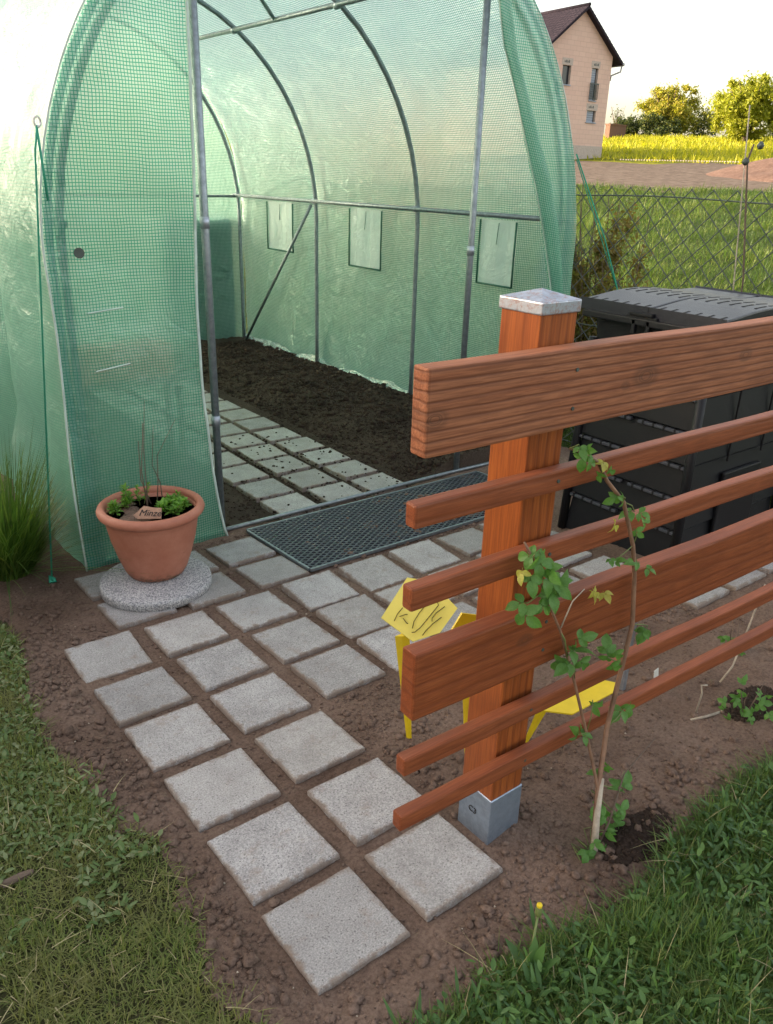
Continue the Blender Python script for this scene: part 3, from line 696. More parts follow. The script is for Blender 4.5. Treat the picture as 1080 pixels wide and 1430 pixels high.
pipe('brace', [(10.5, 18.5, 10.36), (7.6, 15.6, 11.2)], .055)
dp = pipe('door_post', [(4.06, 9.98, -.5), (4.06, 9.98, 10.4)], .075)
for z_ in (1.9, 5.55): mb = MB(); mb.tube([(4.06, 9.98, z_-.1), (4.06, 9.98, z_+.1)], .088, 10); obj('sleeve', mb, M['galv'], dp, True)
dp = pipe('door_post', [(10.56, 9.98, -.5), (10.56, 9.98, 10.4)], .075)
for z_ in (4.9, 2.2): mb = MB(); mb.tube([(10.56, 9.98, z_-.1), (10.56, 9.98, z_+.1)], .088, 10); obj('sleeve', mb, M['galv'], dp, True)
pipe('threshold_tube', [(1.4, 9.93, -.44), (10.56, 9.93, -.40), (13.5, 9.93, -.44)], .045, 'pipe')
pipe('lintel_tube', [(4.0, 9.98, 10.38), (10.6, 9.98, 10.38)], .06)
# clamps where the rails cross the ribs
mb = MB()
for y_ in ribs_y:
    for (cx, cz) in ((13.42, 5.54), (10.58, 10.33)):
        mb = MB(); mb.tube([(cx, y_-.09, cz), (cx, y_+.09, cz)], .10, 8); obj('clamp', mb, M['galv'], gh, True)
# big cover sheet
def cover():
    prof = []   # (x,z,arc)
    zs = list(np.linspace(-.62, 5.0, 42)); a = 0; pr = None
    pts = [(GX+GA, z_) for z_ in zs]+[arch(GA, 6.6, t) for t in np.linspace(0, math.pi, 110)[1:-1]]+[(GX-GA, z_) for z_ in zs[::-1]]
    pts = np.array(pts); arc = np.concatenate([[0], np.cumsum(np.linalg.norm(np.diff(pts, axis=0), axis=1))])
    ys = np.linspace(9.86, 27.0, 150)
    A, Yy = np.meshgrid(arc, ys); Xx = np.repeat(pts[None, :, 0], len(ys), 0); Zz = np.repeat(pts[None, :, 1], len(ys), 0)
    tn = np.gradient(pts, axis=0); tn /= np.linalg.norm(tn, axis=1)[:, None]; nrm = np.stack([tn[:, 1], -tn[:, 0]], 1)
    bay = np.ones_like(Yy)*9
    for ry in ribs_y: bay = np.minimum(bay, np.abs(Yy-ry))
    sag = -.10*sm(bay, 0, 2.5)
    low = 1-sm(Zz, 0, 5)
    left = Xx < GX
    wr = .05*fbm(A*.8+Yy*.35, Yy*.5-A*.2, 4, 101)+.03*np.abs(fbm(A*.5+Yy*1.2, Yy*1.1-A*.7, 4, 111))
    cre = np.abs(np.sin((Yy-9.9)*1.15+Zz*.42+1.6*fbm(A*.25, Yy*.25, 2, 131)))**.6
    wr = wr*(1+1.2*low)+np.where(left, .26*(cre-.6)*sm(Yy, 9.9, 11.0)*sm(7.5-Zz, 0, 4), .10*(cre-.6)*low*1.4)
    # tucked foot inside on the right wall
    d = sag*(1-low*.6)+wr
    d *= sm(Yy, 9.84, 10.3)*.9+.1
    bul = np.where(~left, .18*np.exp(-((Zz-3.6)/2.2)**2)*(1-sm(Yy, 9.9, 12)), 0)
    d = np.where((~left), np.minimum(d+bul, .5), d)
    N0 = nrm[:, 0][None]; N1 = nrm[:, 1][None]
    Xx = Xx+d*N0*np.where(left, 1, 1); Zz2 = Zz+d*N1
    return Xx, Yy, Zz2, A, nrm
Xx, Yy, Zz, A, nrm = cover()
def sheet(name, Xx, Yy, Zz, U, Vv, mat, parent, thick=0):
    r_, c_ = Xx.shape; vv = np.stack([Xx.ravel(), Yy.ravel(), Zz.ravel()], 1)
    i, j = np.meshgrid(np.arange(c_-1), np.arange(r_-1)); k = (j*c_+i).ravel(); ff = np.stack([k, k+1, k+1+c_, k+c_], 1)
    og = tuple(wloc(parent)/S)
    return put(name, mesh(name, vv, ff, mat, np.stack([U.ravel(), Vv.ravel()], 1), True, og), parent, og)
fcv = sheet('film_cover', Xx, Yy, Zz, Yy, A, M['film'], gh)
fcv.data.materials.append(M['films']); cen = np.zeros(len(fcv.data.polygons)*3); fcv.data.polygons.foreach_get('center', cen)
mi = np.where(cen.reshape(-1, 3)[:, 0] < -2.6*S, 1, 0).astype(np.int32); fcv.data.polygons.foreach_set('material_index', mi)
# loose foot of the sheet folded inwards along the right wall
ys_ = np.linspace(10.2, 26.8, 240); T_, Y_ = np.meshgrid(np.linspace(0, 1, 16), ys_)
hh = .20+.22*fbm(Y_*.7, Y_*0, 3, 61); xx_ = 13.62-.10*T_-.26*T_**2.2*(1+.5*fbm(Y_*1.3, T_*2, 3, 62))+.035*fbm(Y_*2.0, T_*3, 3, 63)
sheet('film_foot', xx_, Y_, -.14+hh*(1-T_)**1.1+.03*fbm(Y_*2.4, T_*4, 3, 64)*(1-T_), Y_, T_, M['film'], gh)
# rear panel
def halfw(z, half, hz_):
    return half*np.sqrt(np.clip(1-((np.maximum(z, 5)-5)/hz_)**2, 0, 1))
zv = np.linspace(-.6, 11.5, 70); uu = np.linspace(-1, 1, 60); ZZ, UU = np.meshgrid(zv, uu, indexing='ij')
XX = GX+UU*halfw(ZZ, 6.22, 6.58); sheet('rear_panel', XX, 26.95+.06*fbm(XX*.8, ZZ*.6, 4, 7), ZZ, XX, ZZ, M['film'], gh)
# front left panel with hem
HL = [(-.6, 4.10), (-.3, 4.02), (.4, 3.93), (1.06, 3.86), (2.38, 3.74), (4.1, 3.74), (5.7, 3.80), (8, 3.88), (10.38, 3.95)]
hz_l = [a_[0] for a_ in HL]; hx_l = [a_[1] for a_ in HL]
zv = np.linspace(-.58, 10.38, 130); ZZ, UU = np.meshgrid(zv, np.linspace(0, 1, 46), indexing='ij')
xl = GX-halfw(ZZ, 6.27, 6.6); xr = np.interp(ZZ, hz_l, hx_l); xl = np.minimum(xl, xr-.05)
XX = xl+(xr-xl)*UU
YY = 9.84+.10*np.sin(ZZ*1.1+XX*.9)*np.sin(UU*3.1)+.05*fbm(XX*1.1, ZZ*.9, 4, 17)+.035*np.sin((XX-.2*ZZ)*7)*(UU > .6)*(UU-.6)*2-.12*sm(1.6-ZZ, 0, 2)*np.sin(UU*3.0)
fp = sheet('front_left_panel', XX, YY, ZZ, XX, ZZ, M['filmf'], gh)
k = 45; pts = [(XX[i, k], YY[i, k]-.012, ZZ[i, k]) for i in range(0, 130, 3)]
mb = MB(); mb.tube(pts, .028, 6); obj('hem', mb, M['hem'], fp, True)
k = 0
# blue seam band along the arch edge of the front, behind the panel
def band(z0, z1, side, wd, off):
    z = np.linspace(z0, z1, 90); U2 = np.linspace(0, 1, 5); Z2, UU2 = np.meshgrid(z, U2, indexing='ij')
    # offset inward along normal
    hw = halfw(Z2, 6.24, 6.56); dz = 0.01; hw2 = halfw(Z2+dz, 6.24, 6.56); ang = np.arctan2(hw-hw2, dz)
    X2 = GX+side*(hw-UU2*wd*np.cos(ang)); Z3 = Z2-UU2*wd*np.sin(ang)
    return X2, np.full_like(X2, off)+.02*fbm(X2*2, Z2*2, 2, 3), Z3, UU2*wd, Z2
X2, Y2, Z3, U2, V2 = band(-.5, 10.9, -1, .13, 9.90)
sheet('arch_seam', X2, Y2, Z3, U2, V2, M['filmb'], gh)
X2, Y2, Z3, U2, V2 = band(-.5, 10.9, 1, .13, 9.90)
sheet('arch_seam', X2, Y2, Z3, U2, V2, M['filmb'], gh)
# piping along both arch edges of the cover
for sd_x in (-1, 1):
    pts = [(GX+sd_x*(6.29+.03*math.sin(z_*1.3)), 9.83, z_) for z_ in np.linspace(-.55, 5, 20)]+[(GX+sd_x*6.3*math.cos(t), 9.83, 5+6.64*math.sin(t)) for t in np.linspace(.05, 1.45, 26)]
    mb = MB(); mb.tube(pts, .022, 5); obj('edge_piping', mb, M['hem'], gh, True)
# front right panel, drawn aside
HR = [(-.55, 13.35), (2, 13.3), (4.0, 13.11), (5.19, 12.69), (6.29, 12.23), (7.31, 11.73), (8.26, 11.27), (9.02, 10.86), (9.75, 10.64), (10.38, 10.55)]
zv = np.linspace(-.55, 10.38, 120); ZZ, UU = np.meshgrid(zv, np.linspace(0, 1, 40), indexing='ij')
xl = np.interp(ZZ, [a_[0] for a_ in HR], [a_[1] for a_ in HR]); xr = GX+halfw(ZZ, 6.28, 6.6)+.17*np.exp(-((ZZ-3.6)/2.4)**2)
xl = np.minimum(xl, xr-.1); XX = xl+(xr-xl)*UU
YY = 9.80+.07*fbm(XX*1.6, ZZ*.5, 3, 27)+.05*np.sin(UU*9+ZZ*.6)*(1-UU)
fp = sheet('front_right_panel', XX, YY, ZZ, XX, ZZ, M['filmf'], gh)
# rolled fold along its hem
zv2 = np.linspace(3.2, 9.9, 70); Z4, U4 = np.meshgrid(zv2, np.linspace(0, 1, 14), indexing='ij')
xh = np.interp(Z4, [a_[0] for a_ in HR], [a_[1] for a_ in HR])
th4 = U4*math.pi*1.15; rad = .16+.10*np.exp(-((Z4-6)/2.2)**2)
sheet('folded_flap', xh+rad*(1-np.cos(th4)), 9.72-rad*.7*np.sin(th4)+.02*fbm(Z4*2, U4*3, 2, 5), Z4-.15*U4, U4*.8, Z4, M['filmf'], fp)
mb = MB(); mb.tube([(float(np.interp(z_, [a_[0] for a_ in HR], [a_[1] for a_ in HR]))+.02, 9.73, z_) for z_ in np.linspace(3.2, 10.3, 30)], .026, 6); obj('hem', mb, M['hem'], fp, True)
# header above the door
zv = np.linspace(10.38, 11.58, 12); ZZ, UU = np.meshgrid(zv, np.linspace(-1, 1, 50), indexing='ij')
XX = GX+UU*halfw(ZZ, 6.27, 6.6); sheet('header_panel', XX, 9.86+0*XX, ZZ, XX, ZZ, M['filmf'], gh)
# side wall windows in white net with dark binding
for n_, (ya, yb, z0) in enumerate(((11.4, 12.75, 3.75), (17.2, 18.95, 3.62), (22.55, 24.4, 3.72))):
    Z5, Y5 = np.meshgrid(np.linspace(z0, 5.42, 8), np.linspace(ya, yb, 8), indexing='ij')
    wn = sheet('mesh_window', np.full_like(Y5, 13.50)+.03*np.sin(Y5*5), Y5, Z5, Y5, Z5, M['net'], gh)
    mb = MB()
    for (a_, c_) in (((ya, z0), (yb, z0)), ((yb, z0), (yb, 5.4)), ((ya, z0), (ya, 5.4))):
        mb.tube([(13.46, a_[0], a_[1]), (13.46, (a_[0]+c_[0])/2+.01, (a_[1]+c_[1])/2), (13.46, c_[0], c_[1])], .028, 5)
    mb.tube([(13.45, (ya+yb)/2-.05, 5.35), (13.45, (ya+yb)/2, 4.8)], .012, 4)
    obj('window_binding', mb, M['hemg'], wn, True)
# small fittings on the front panel
mb = MB(); mb.tube([(1.72, 9.73, 5.12), (1.72, 9.70, 5.12)], .085, 10); obj('toggle', mb, M['wire'], gh)
mb = MB(); mb.tube([(1.33+.05*math.cos(t), 9.72, 7.0+.07*math.sin(t)) for t in np.linspace(0, 6.28, 14)], .018, 5); obj('lashing_ring', mb, M['white'], gh, True)
for (a_, c_) in (((1.75, 4.16), (2.35, 4.22)), ((1.78, 3.18), (2.38, 3.26))):
    mb = MB(); mb.tube([(a_[0], 9.73, a_[1]), (c_[0], 9.71, c_[1])], .014, 4); obj('scuff_strip', mb, M['hem'], gh)

# guy cords
mb = MB(); mb.tube([(1.31, 9.7, 6.92), (1.24, 9.7, 6.6), (.56, 9.66, -.42)], .016, 5); mb.tube([(1.31, 9.72, 6.95), (1.33, 9.68, 5.9)], .02, 5)
mb.tube([(.56, 9.66, -.50), (.60, 9.66, -.42), (.54, 9.70, -.38), (.52, 9.62, -.44), (.60, 9.62, -.46), (.56, 9.66, -.38)], .035, 6)
o = obj('guy_cord', mb, M['cord'], None, True); tag(o, 'green guy cord running from the left arch down to the soil beside the grass clump', 'cord', 'greenhouse guy cords')
mb = MB(); mb.tube([(13.55, 9.75, 7.02), (13.9, 8.9, 5.2), (14.05, 8.46, 4.1), (14.25, 7.9, 2.2), (14.3, 7.6, -.3)], .019, 5); mb.tube([(13.58, 9.75, 6.9), (13.9, 8.95, 5.1), (14.07, 8.5, 4.1)], .013, 5)
o = obj('guy_cord', mb, M['cord'], None, True); tag(o, 'green guy cord slanting from the right arch towards the compost bin', 'cord', 'greenhouse guy cords')

# things seen through the film
gp = empty('planter_box', (3.6, 13.0, -.45), 'blurred terracotta coloured planter behind the left greenhouse film', 'planter')
mb = MB(); mb.box((2.3, 12.6, 2.22), (4.4, 13.3, 2.95)); obj('trough', mb, M['terra'], gp, bevel=.05)
mb = MB(); mb.box((2.2, 12.5, 2.10), (4.6, 13.4, 2.20))
for q in ((2.3, 12.6), (4.4, 12.6), (2.3, 13.3), (4.4, 13.3)): mb.box((q[0], q[1]-.05, -.5), (q[0]+.1, q[1]+.05, 2.1))
obj('table', mb, M['bark'], gp)
rb = empty('water_tank', (12.0, 28.2, -.5), 'dark teal tank standing behind the rear greenhouse film', 'tank')
mb = MB(); mb.box((10.2, 27.15, -.5), (13.4, 29.4, 4.7)); obj('body', mb, M['tank'], rb, bevel=.25)
mb = MB(); mb.tube([(12.0, 28.3, 4.68), (12.0, 28.3, 4.9)], .4, 16); obj('screw_cap', mb, M['void'], rb)

# ------------------------------------------------------------------ door mat
dm = empty('scraper_mat', (7.7, 8.35, -.42), 'dark diamond pattern scraper mat in a thin metal frame before the greenhouse door', 'door mat')
MX0, MX1, MY0, MY1 = 4.47, 11.0, 7.22, 9.68
def mz(y): return -.0526*min(y, 9.6)+.0035*7.7+.045
mb = MB(); mb.add([(MX0, MY0, mz(MY0)-.03), (MX1, MY0, mz(MY0)-.03), (MX1, MY1, mz(MY1)-.02), (MX0, MY1, mz(MY1)-.02)], [(0, 1, 2, 3)]); obj('rubber_base', mb, M['rubberd'], dm)
def bar(a, b, w_=.035, h=.05):
    mb = MB(); a = Vector(a); b = Vector(b); d = (b-a).normalized(); n_ = Vector((-d.y, d.x, 0))*w_
    v = [a-n_, a+n_, b+n_, b-n_]; v = [(p.x, p.y, p.z-h) for p in v]+[(p.x, p.y, p.z) for p in v]
    return mb.add(v, [(0, 1, 2, 3)[::-1], (4, 5, 6, 7), (0, 1, 5, 4), (1, 2, 6, 5), (2, 3, 7, 6), (3, 0, 4, 7)])
zt = .012
for a_, c_ in (((MX0, MY0), (MX1, MY0)), ((MX0, MY1), (MX1, MY1)), ((MX0, MY0+.04), (MX0, MY1-.04)), ((MX1, MY0+.04), (MX1, MY1-.04))):
    obj('frame_rail', bar((a_[0], a_[1], mz(a_[1])+zt), (c_[0], c_[1], mz(c_[1])+zt), .024, .06), M['pipe'], dm)
mb = MB(); sl = .62
def clipseg(k, sgn):
    pts = []
    for x_ in np.linspace(MX0+.03, MX1-.03, 160):
        y_ = MY0+.03+sgn*(x_-k)*sl
        if MY0+.03 <= y_ <= MY1-.03: pts.append((x_, y_))
    return (pts[0], pts[-1]) if len(pts) > 2 else None
for k_ in np.arange(MX0-5, MX1+5, .21):
    for sgn in (1, -1):
        q = clipseg(k_, sgn)
        if q:
            b2 = bar((q[0][0], q[0][1], mz(q[0][1])+(0 if sgn > 0 else .003)), (q[1][0], q[1][1], mz(q[1][1])+(0 if sgn > 0 else .003)), .017, .03)
            mb.add(b2.v[0], b2.f)
o = obj('lattice', mb, M['rubber'], dm); o['kind'] = 'stuff'

# ------------------------------------------------------------------ round stone and flower pot
mb = MB(); zc = -.39
mb.lathe([(.90, 0), (.95, .02), (.955, .13), (.945, .17), (.91, .185), (0.001, .19)], (1.97, 8.32, zc), 56)
o = obj('round_stepping_stone', mb, M['disc'], None, True, origin=(1.97, 8.32, zc)); tag(o, 'round speckled granite stone under the terracotta flower pot', 'stone disc')
pot = empty('flower_pot', (2.07, 8.52, zc+.19), 'terracotta pot with mint and bare twigs standing on the round stone', 'flower pot')
Z0 = zc+.195; PC = (2.07, 8.52, Z0)
mb = MB(); H_ = 1.32
mb.lathe([(.42, 0), (.48, .02), (.54, .12), (.63, .38), (.72, .70), (.77, .98), (.79, 1.06), (.81, 1.10), (.81, 1.14), (.78, 1.16), (.77, 1.2), (.74, 1.2), (.73, 1.05), (.66, .9)], PC, 48); body = obj('pot_body', mb, M['terra'], pot, True, origin=PC)
mb = MB(); mb.lathe([(.78, 1.13), (.85, 1.13), (.89, 1.17), (.905, 1.22), (.88, 1.28), (.83, 1.31), (.79, 1.30), (.76, 1.26), (.755, 1.15), (.78, 1.13)], PC, 56); obj('rim', mb, M['terra'], pot, True, origin=PC)
mb = MB(); nn = 28; vs = [(PC[0], PC[1], Z0+1.12)]; fs = []
for j in range(1, 8):
    for k in range(nn): 
        r_ = .75*j/7; t = 6.283*k/nn; x_, y_ = PC[0]+r_*math.cos(t), PC[1]+r_*math.sin(t)
        vs.append((x_, y_, Z0+1.10+.06*float(fbm(x_*6, y_*6, 3, 2))-.05*(j/7)**3+(.07 if x_ < PC[0]-.1 else -.02)))
fs += [(0, 1+k, 1+(k+1) % nn) for k in range(nn)]+[(1+j*nn+k, 1+(j+1)*nn+k, 1+(j+1)*nn+(k+1) % nn, 1+j*nn+(k+1) % nn) for j in range(6) for k in range(nn)]
mb.add(vs, fs); obj('potting_soil', mb, M['soil'], pot, True)
def sprigs(cx, cy, cz, n, hgt, spread, LL, name):
    P = []; Lf = []; az = []; st = MB()
    for i in range(n):
        a = rng.uniform(0, 6.28); rr = spread*rng.uniform(0, 1)**.5; bx, by = cx+rr*math.cos(a), cy+rr*math.sin(a); h = hgt*rng.uniform(.6, 1.1)
        lx, ly = rng.normal(0, .05, 2); st.tube([(bx, by, cz), (bx+lx, by+ly, cz+h)], .008, 5)
        for k in range(6):
            f = .3+.7*k/5
            for q in range(4):
                P.append((bx+lx*f, by+ly*f, cz+h*f)); az.append(q*1.57+(k % 2)*.78+rng.normal(0, .2)); Lf.append(LL*(1.05-.45*f)*rng.uniform(.8, 1.2))
    P = np.array(P); Lf = np.array(Lf)
    leaves(name, P, Lf, Lf*.24, M['mint'], None, None, .65, pot, None, az=np.array(az)); obj('stems', st, M['caneg'], pot, True)['kind'] = 'stuff'
sprigs(PC[0]+.30, PC[1]-.18, Z0+1.08, 13, .22, .22, .17, 'mint_leaves')
sprigs(PC[0]+.45, PC[1]+.02, Z0+1.08, 6, .24, .12, .16, 'mint_leaves')
sprigs(PC[0]-.30, PC[1]+.38, Z0+1.1, 5, .42, .13, .14, 'herb_leaves')
sprigs(PC[0]-.55, PC[1]+.20, Z0+1.1, 3, .25, .08, .13, 'herb_leaves')
sprigs(PC[0]-.02, PC[1]+.42, Z0+1.1, 2, .36, .05, .12, 'herb_leaves')
for (dx, dy, pts) in ((-.02, .1, [(0, 0, 0), (.03, .05, .5), (.08, .15, 1.1), (.22, .3, 1.9)]), (.28, .15, [(0, 0, 0), (-.02, 0, .5), (-.1, .1, .8), (-.02, .1, 1.5)]),
                      (.22, .3, [(0, 0, 0), (.1, .1, .45), (.12, .1, .9), (.5, .1, 1.5)]), (-.05, .0, [(0, 0, 0), (-.02, .1, .8), (.1, .15, 1.6)]), (.15, .35, [(0, 0, 0), (-.12, .1, .5), (-.1, .1, 1.2)])):
    mb = MB(); b0 = Vector((PC[0]+dx, PC[1]+dy, Z0+1.08)); mb.tube([b0+Vector(p) for p in pts], [.012, .010, .008, .005][:len(pts)], 5); obj('twig', mb, M['twig'], pot, True)
# clay shard tag with writing
sh = MB(); poly = [(-.26, -.02), (-.10, .155), (.06, .13), (.20, .13), (.21, -.06), (-.18, -.08)]
cpt = Vector((PC[0]-.08-.12, PC[1]-.50+.10, Z0+1.27)); ex = rt.copy(); en = Vector((-.50, -.62, .60)).normalized(); ex = (ex-en*ex.dot(en)).normalized(); ey = en.cross(ex)
def onp(c, x_, y_, o_=0): return c+ex*x_+ey*y_+en*o_
sh.add([onp(cpt, *p, .0) for p in poly]+[onp(cpt, *p, -.04) for p in poly], [tuple(range(6))]+[tuple(range(11, 5, -1))]+[((i+1) % 6, i, i+6, (i+1) % 6+6) for i in range(6)])
tg = obj('clay_tag', sh, M['shard'], None, False, bevel=.008); tag(tg, 'broken clay tag with handwritten herb name lying in the flower pot', 'plant tag')
def text_obj(s_, size, mat, parent, c, ex_, ey_, en_, name='lettering', shear=.3):
    cu = bpy.data.curves.new(name, 'FONT'); cu.body = s_; cu.size = size*S; cu.extrude = .0006; cu.align_x = 'CENTER'; cu.shear = shear
    tmp = bpy.data.objects.new('tmp', cu); C.objects.link(tmp); bpy.context.view_layer.update()
    me = bpy.data.meshes.new_from_object(tmp); bpy.data.objects.remove(tmp); me.materials.clear(); me.materials.append(mat)
    o = bpy.data.objects.new(name, me); C.objects.link(o); mt = Matrix((ex_, ey_, en_)).transposed().to_4x4(); mt.translation = Vector(c)*S
    if parent: o.parent = parent; mt.translation -= wloc(parent)
    o.matrix_local = mt; return o
text_obj('Minze', .155, M['ink'], tg, onp(cpt, .02, -.02, .006), ex, ey, en)

# ------------------------------------------------------------------ wooden fence
FP = (1.035, .37, 0); FROT = -R(1.9)
fe = empty('wooden_fence', (2.47, .52, -.03), 'reddish brown wooden fence panel of two wide boards and four narrow slats on one post', 'fence')
c_, s_ = math.cos(FROT), math.sin(FROT)
def fpt(p):  # rotate about board ends' back corner
    x_, y_ = p[0]-FP[0], p[1]-FP[1]; return (FP[0]+x_*c_-y_*s_, FP[1]+x_*s_+y_*c_, p[2])
def board(name, x0, z0, z1, th, mat, sag=0, seg=18):
    mb = MB(); x1 = 9.6; n = seg; vs = []
    for i in range(n+1):
        x_ = x0+(x1-x0)*i/n; dz = sag*(x_-x0)+.006*math.sin(x_*2.1+z0*3); dy = .006*math.sin(x_*1.7+z0)
        for (yy, zz) in ((.37-th, z0), (.37, z0), (.37, z1), (.37-th, z1)): vs.append(fpt((x_, yy+dy, zz+dz)))
    fs = [(i*4+k, i*4+(k+1) % 4, (i+1)*4+(k+1) % 4, (i+1)*4+k) for i in range(n) for k in range(4)]
    fs = [tuple(reversed(f)) for f in fs]+[(0, 1, 2, 3), tuple(n*4+k for k in (3, 2, 1, 0))]
    mb.add(vs, fs); o = obj(name, mb, M[mat], fe, False, origin=(0, 0, 0), bevel=.022, seg=2)
    o.data.materials.append(M['endgrain'])
    for pl_ in o.data.polygons:
        if pl_.normal.x < -.8: pl_.material_index = 1
    return o
b1 = board('board', 1.04, 4.53, 5.19, .18, 'board_top', .004)
board('slat', 1.02, 3.95, 4.15, .125, 'slat', .004)
board('slat', 1.02, 3.25, 3.46, .125, 'slat', .004)
board('board', 1.045, 2.22, 2.865, .18, 'board_mid', .004)
board('slat', 1.03, 1.60, 1.78, .125, 'slat', .0)
board('slat', 1.02, .99, 1.165, .125, 'slat', .0)
mb = MB(); mb.box((2.335, .385, .50), (2.775, .825, 5.45)); post = obj('post', mb, M['post'], fe, False, bevel=.018)
mb = MB(); sx0, sy0, sx1, sy1 = 2.325, .373, 2.785, .835; mb.box((sx0, sy0, -.35), (sx1, sy1, .53)); shoe = obj('post_shoe', mb, M['shoe'], fe, False, bevel=.008, seg=1)
# chevron cut top lip of the shoe
mb = MB(); mb.box((2.32, .366, 5.425), (2.79, .842, 5.525)); 
mb.add([(2.32, .366, 5.525), (2.79, .366, 5.525), (2.79, .842, 5.525), (2.32, .842, 5.525), (2.555, .602, 5.60)], [(0, 1, 4), (1, 2, 4), (2, 3, 4), (3, 0, 4)]); obj('post_cap', mb, M['cap'], fe, False, bevel=.010, seg=2)
text_obj('C3', .10, M['ink'], shoe, (sx0-.006, .62, .22), Vector((0, -1, 0)), Vector((0, 0, 1)), Vector((-1, 0, 0)), 'size_mark', 0)
mb = MB()
for (z_, th) in ((5.02, .18), (4.70, .18), (4.05, .125), (3.36, .125), (2.70, .18), (2.40, .18), (1.69, .125), (1.08, .125)):
    p = fpt((2.56, .37-th, z_)); mb = MB(); mb.tube([(p[0], p[1]-.006, p[2]), (p[0], p[1]+.02, p[2])], .017, 8); obj('screw', mb, M['wire'], fe)

# ------------------------------------------------------------------ compost bin
cb = empty('compost_bin', (11.6, 4.5, -.2), 'black plastic compost bin with slotted lid standing behind the wooden fence', 'compost bin')
BX0, BX1, BY0, BY1 = 9.91, 13.35, 3.30, 5.82
def bpt(u, v, z, o_=0):   # taper
    t = (z+.25)/4.6; k = .20*t; x_ = BX0+k*.4-o_+(BX1-BX0-.8*k+2*o_)*u; y_ = BY0+k*.4-o_+(BY1-BY0-.8*k+2*o_)*v; return (x_, y_, z)
def ringbox(z0, z1, o0=0, o1=0):
    mb = MB(); mb.add([bpt(0, 0, z0, o0), bpt(1, 0, z0, o0), bpt(1, 1, z0, o0), bpt(0, 1, z0, o0), bpt(0, 0, z1, o1), bpt(1, 0, z1, o1), bpt(1, 1, z1, o1), bpt(0, 1, z1, o1)], [(0,3,2,1),(4,5,6,7),(0,1,5,4),(1,2,6,5),(2,3,7,6),(3,0,4,7)]); return mb
zl = [-.28, .55, 1.18, 1.80, 2.42, 3.04, 3.62]
for i in range(len(zl)-1):
    obj('wall_tier', ringbox(zl[i], zl[i+1]-.035, .035, -.03), M['bin'], cb, bevel=.02, seg=1)
obj('inner_shell', ringbox(-.28, 4.1, -.06, -.06), M['bin'], cb)
obj('neck', ringbox(3.60, 4.22, -.02, .05), M['bin'], cb, bevel=.05)
for i in range(1, len(zl)-1):   # left face ledges, highlights painted paler, notch shade as black bars
    for f0, f1 in ((.03, .47), (.53, .97)):
        mb = MB(); a_ = bpt(0, f0, zl[i], .075); b2 = bpt(0, f1, zl[i], .075)
        mb.box((a_[0], a_[1], zl[i]-.075), (a_[0]+.10, b2[1], zl[i]-.02)); lg = obj('ledge', mb, M['ledge'], cb, bevel=.008, seg=1)
        for q in np.linspace(a_[1]+.12, b2[1]-.12, 5): mb = MB(); mb.box((a_[0]-.006, q-.02, zl[i]-.08), (a_[0]+.05, q+.02, zl[i]-.008)); obj('notch', mb, M['void'], lg)
for q in (.0, 1.0):
    mb = MB(); a_ = bpt(0, q, -.28, .06); b2 = bpt(0, q, 3.7, .02); mb.tube([a_, b2], .09, 8); obj('corner_post', mb, M['bin'], cb, True)
mb = MB(); a_ = bpt(1, 0, -.28, .06); b2 = bpt(1, 0, 3.7, .02); mb.tube([a_, b2], .09, 8); obj('corner_post', mb, M['bin'], cb, True)
mb = MB(); a_ = bpt(.33, 0, .2, .06); mb.box((a_[0], a_[1]-.03, .1), (a_[0]+1.3, a_[1]+.05, 1.5)); obj('emptying_door', mb, M['bin'], cb, bevel=.03)
for xs in (.36, .70): mb = MB(); a_ = bpt(xs, 0, 1.8, .05); mb.box((a_[0]-.012, a_[1]-.012, 1.7), (a_[0]+.012, a_[1]+.02, 3.6)); obj('panel_seam', mb, M['void'], cb)
# two leaf lid, raised black bars paint the shade inside its slots
def lidleaf(y0, y1, ridge):
    mb = MB(); x0, x1 = 9.78, 13.52; n = 12; vs = []
    for i in range(n+1):
        t = i/n; x_ = x0+(x1-x0)*t; zz = 4.40+.12*math.sin(math.pi*min(1, t*1.25))**1.3*1.0
        for (yy, dz) in ((y0, -.15), (y1, -.15), (y1, 0), (y0, 0)): vs.append((x_, yy, zz+dz))
    fs = [(i*4+k, (i+1)*4+k, (i+1)*4+(k+1) % 4, i*4+(k+1) % 4) for i in range(n) for k in range(4)]+[(0, 3, 2, 1)[::-1][::-1], tuple(n*4+k for k in range(4))]
    mb.add(vs, fs); return mb
def lz(x_): t = (x_-9.78)/3.74; return 4.40+.12*math.sin(math.pi*min(1, max(0, t)*1.25))**1.3 if t*1.25 < 1 else 4.40
for (y0, y1) in ((3.08, 4.52), (4.56, 6.02)):
    ll = obj('lid_leaf', lidleaf(y0, y1, 0), M['lid'], cb, False, bevel=.03)
    for xx, ww in ((9.86, .2), (10.9, .34), (11.35, .34)):
        for q in np.linspace(y0+.14, y1-.14, 6):
            mb = MB(); za, zb_ = lz(xx)+.006, lz(xx+ww)+.006; mb.add([(xx, q-.02, za-.03), (xx+ww, q-.02, zb_-.03), (xx+ww, q+.02, zb_-.03), (xx, q+.02, za-.03), (xx, q-.02, za), (xx+ww, q-.02, zb_), (xx+ww, q+.02, zb_), (xx, q+.02, za)], [(0,3,2,1),(4,5,6,7),(0,1,5,4),(1,2,6,5),(2,3,7,6),(3,0,4,7)]); obj('lid_slot', mb, M['void'], ll)
mb = MB(); mb.box((9.72, 4.3, 4.18), (9.80, 4.95, 4.27)); mb.box((9.70, 4.42, 3.95), (9.79, 4.50, 4.2)); mb.box((9.70, 4.72, 3.95), (9.79, 4.80, 4.2)); mb.box((9.68, 4.38, 4.27), (10.0, 4.86, 4.33)); obj('latch', mb, M['bin'], cb, bevel=.01, seg=1)
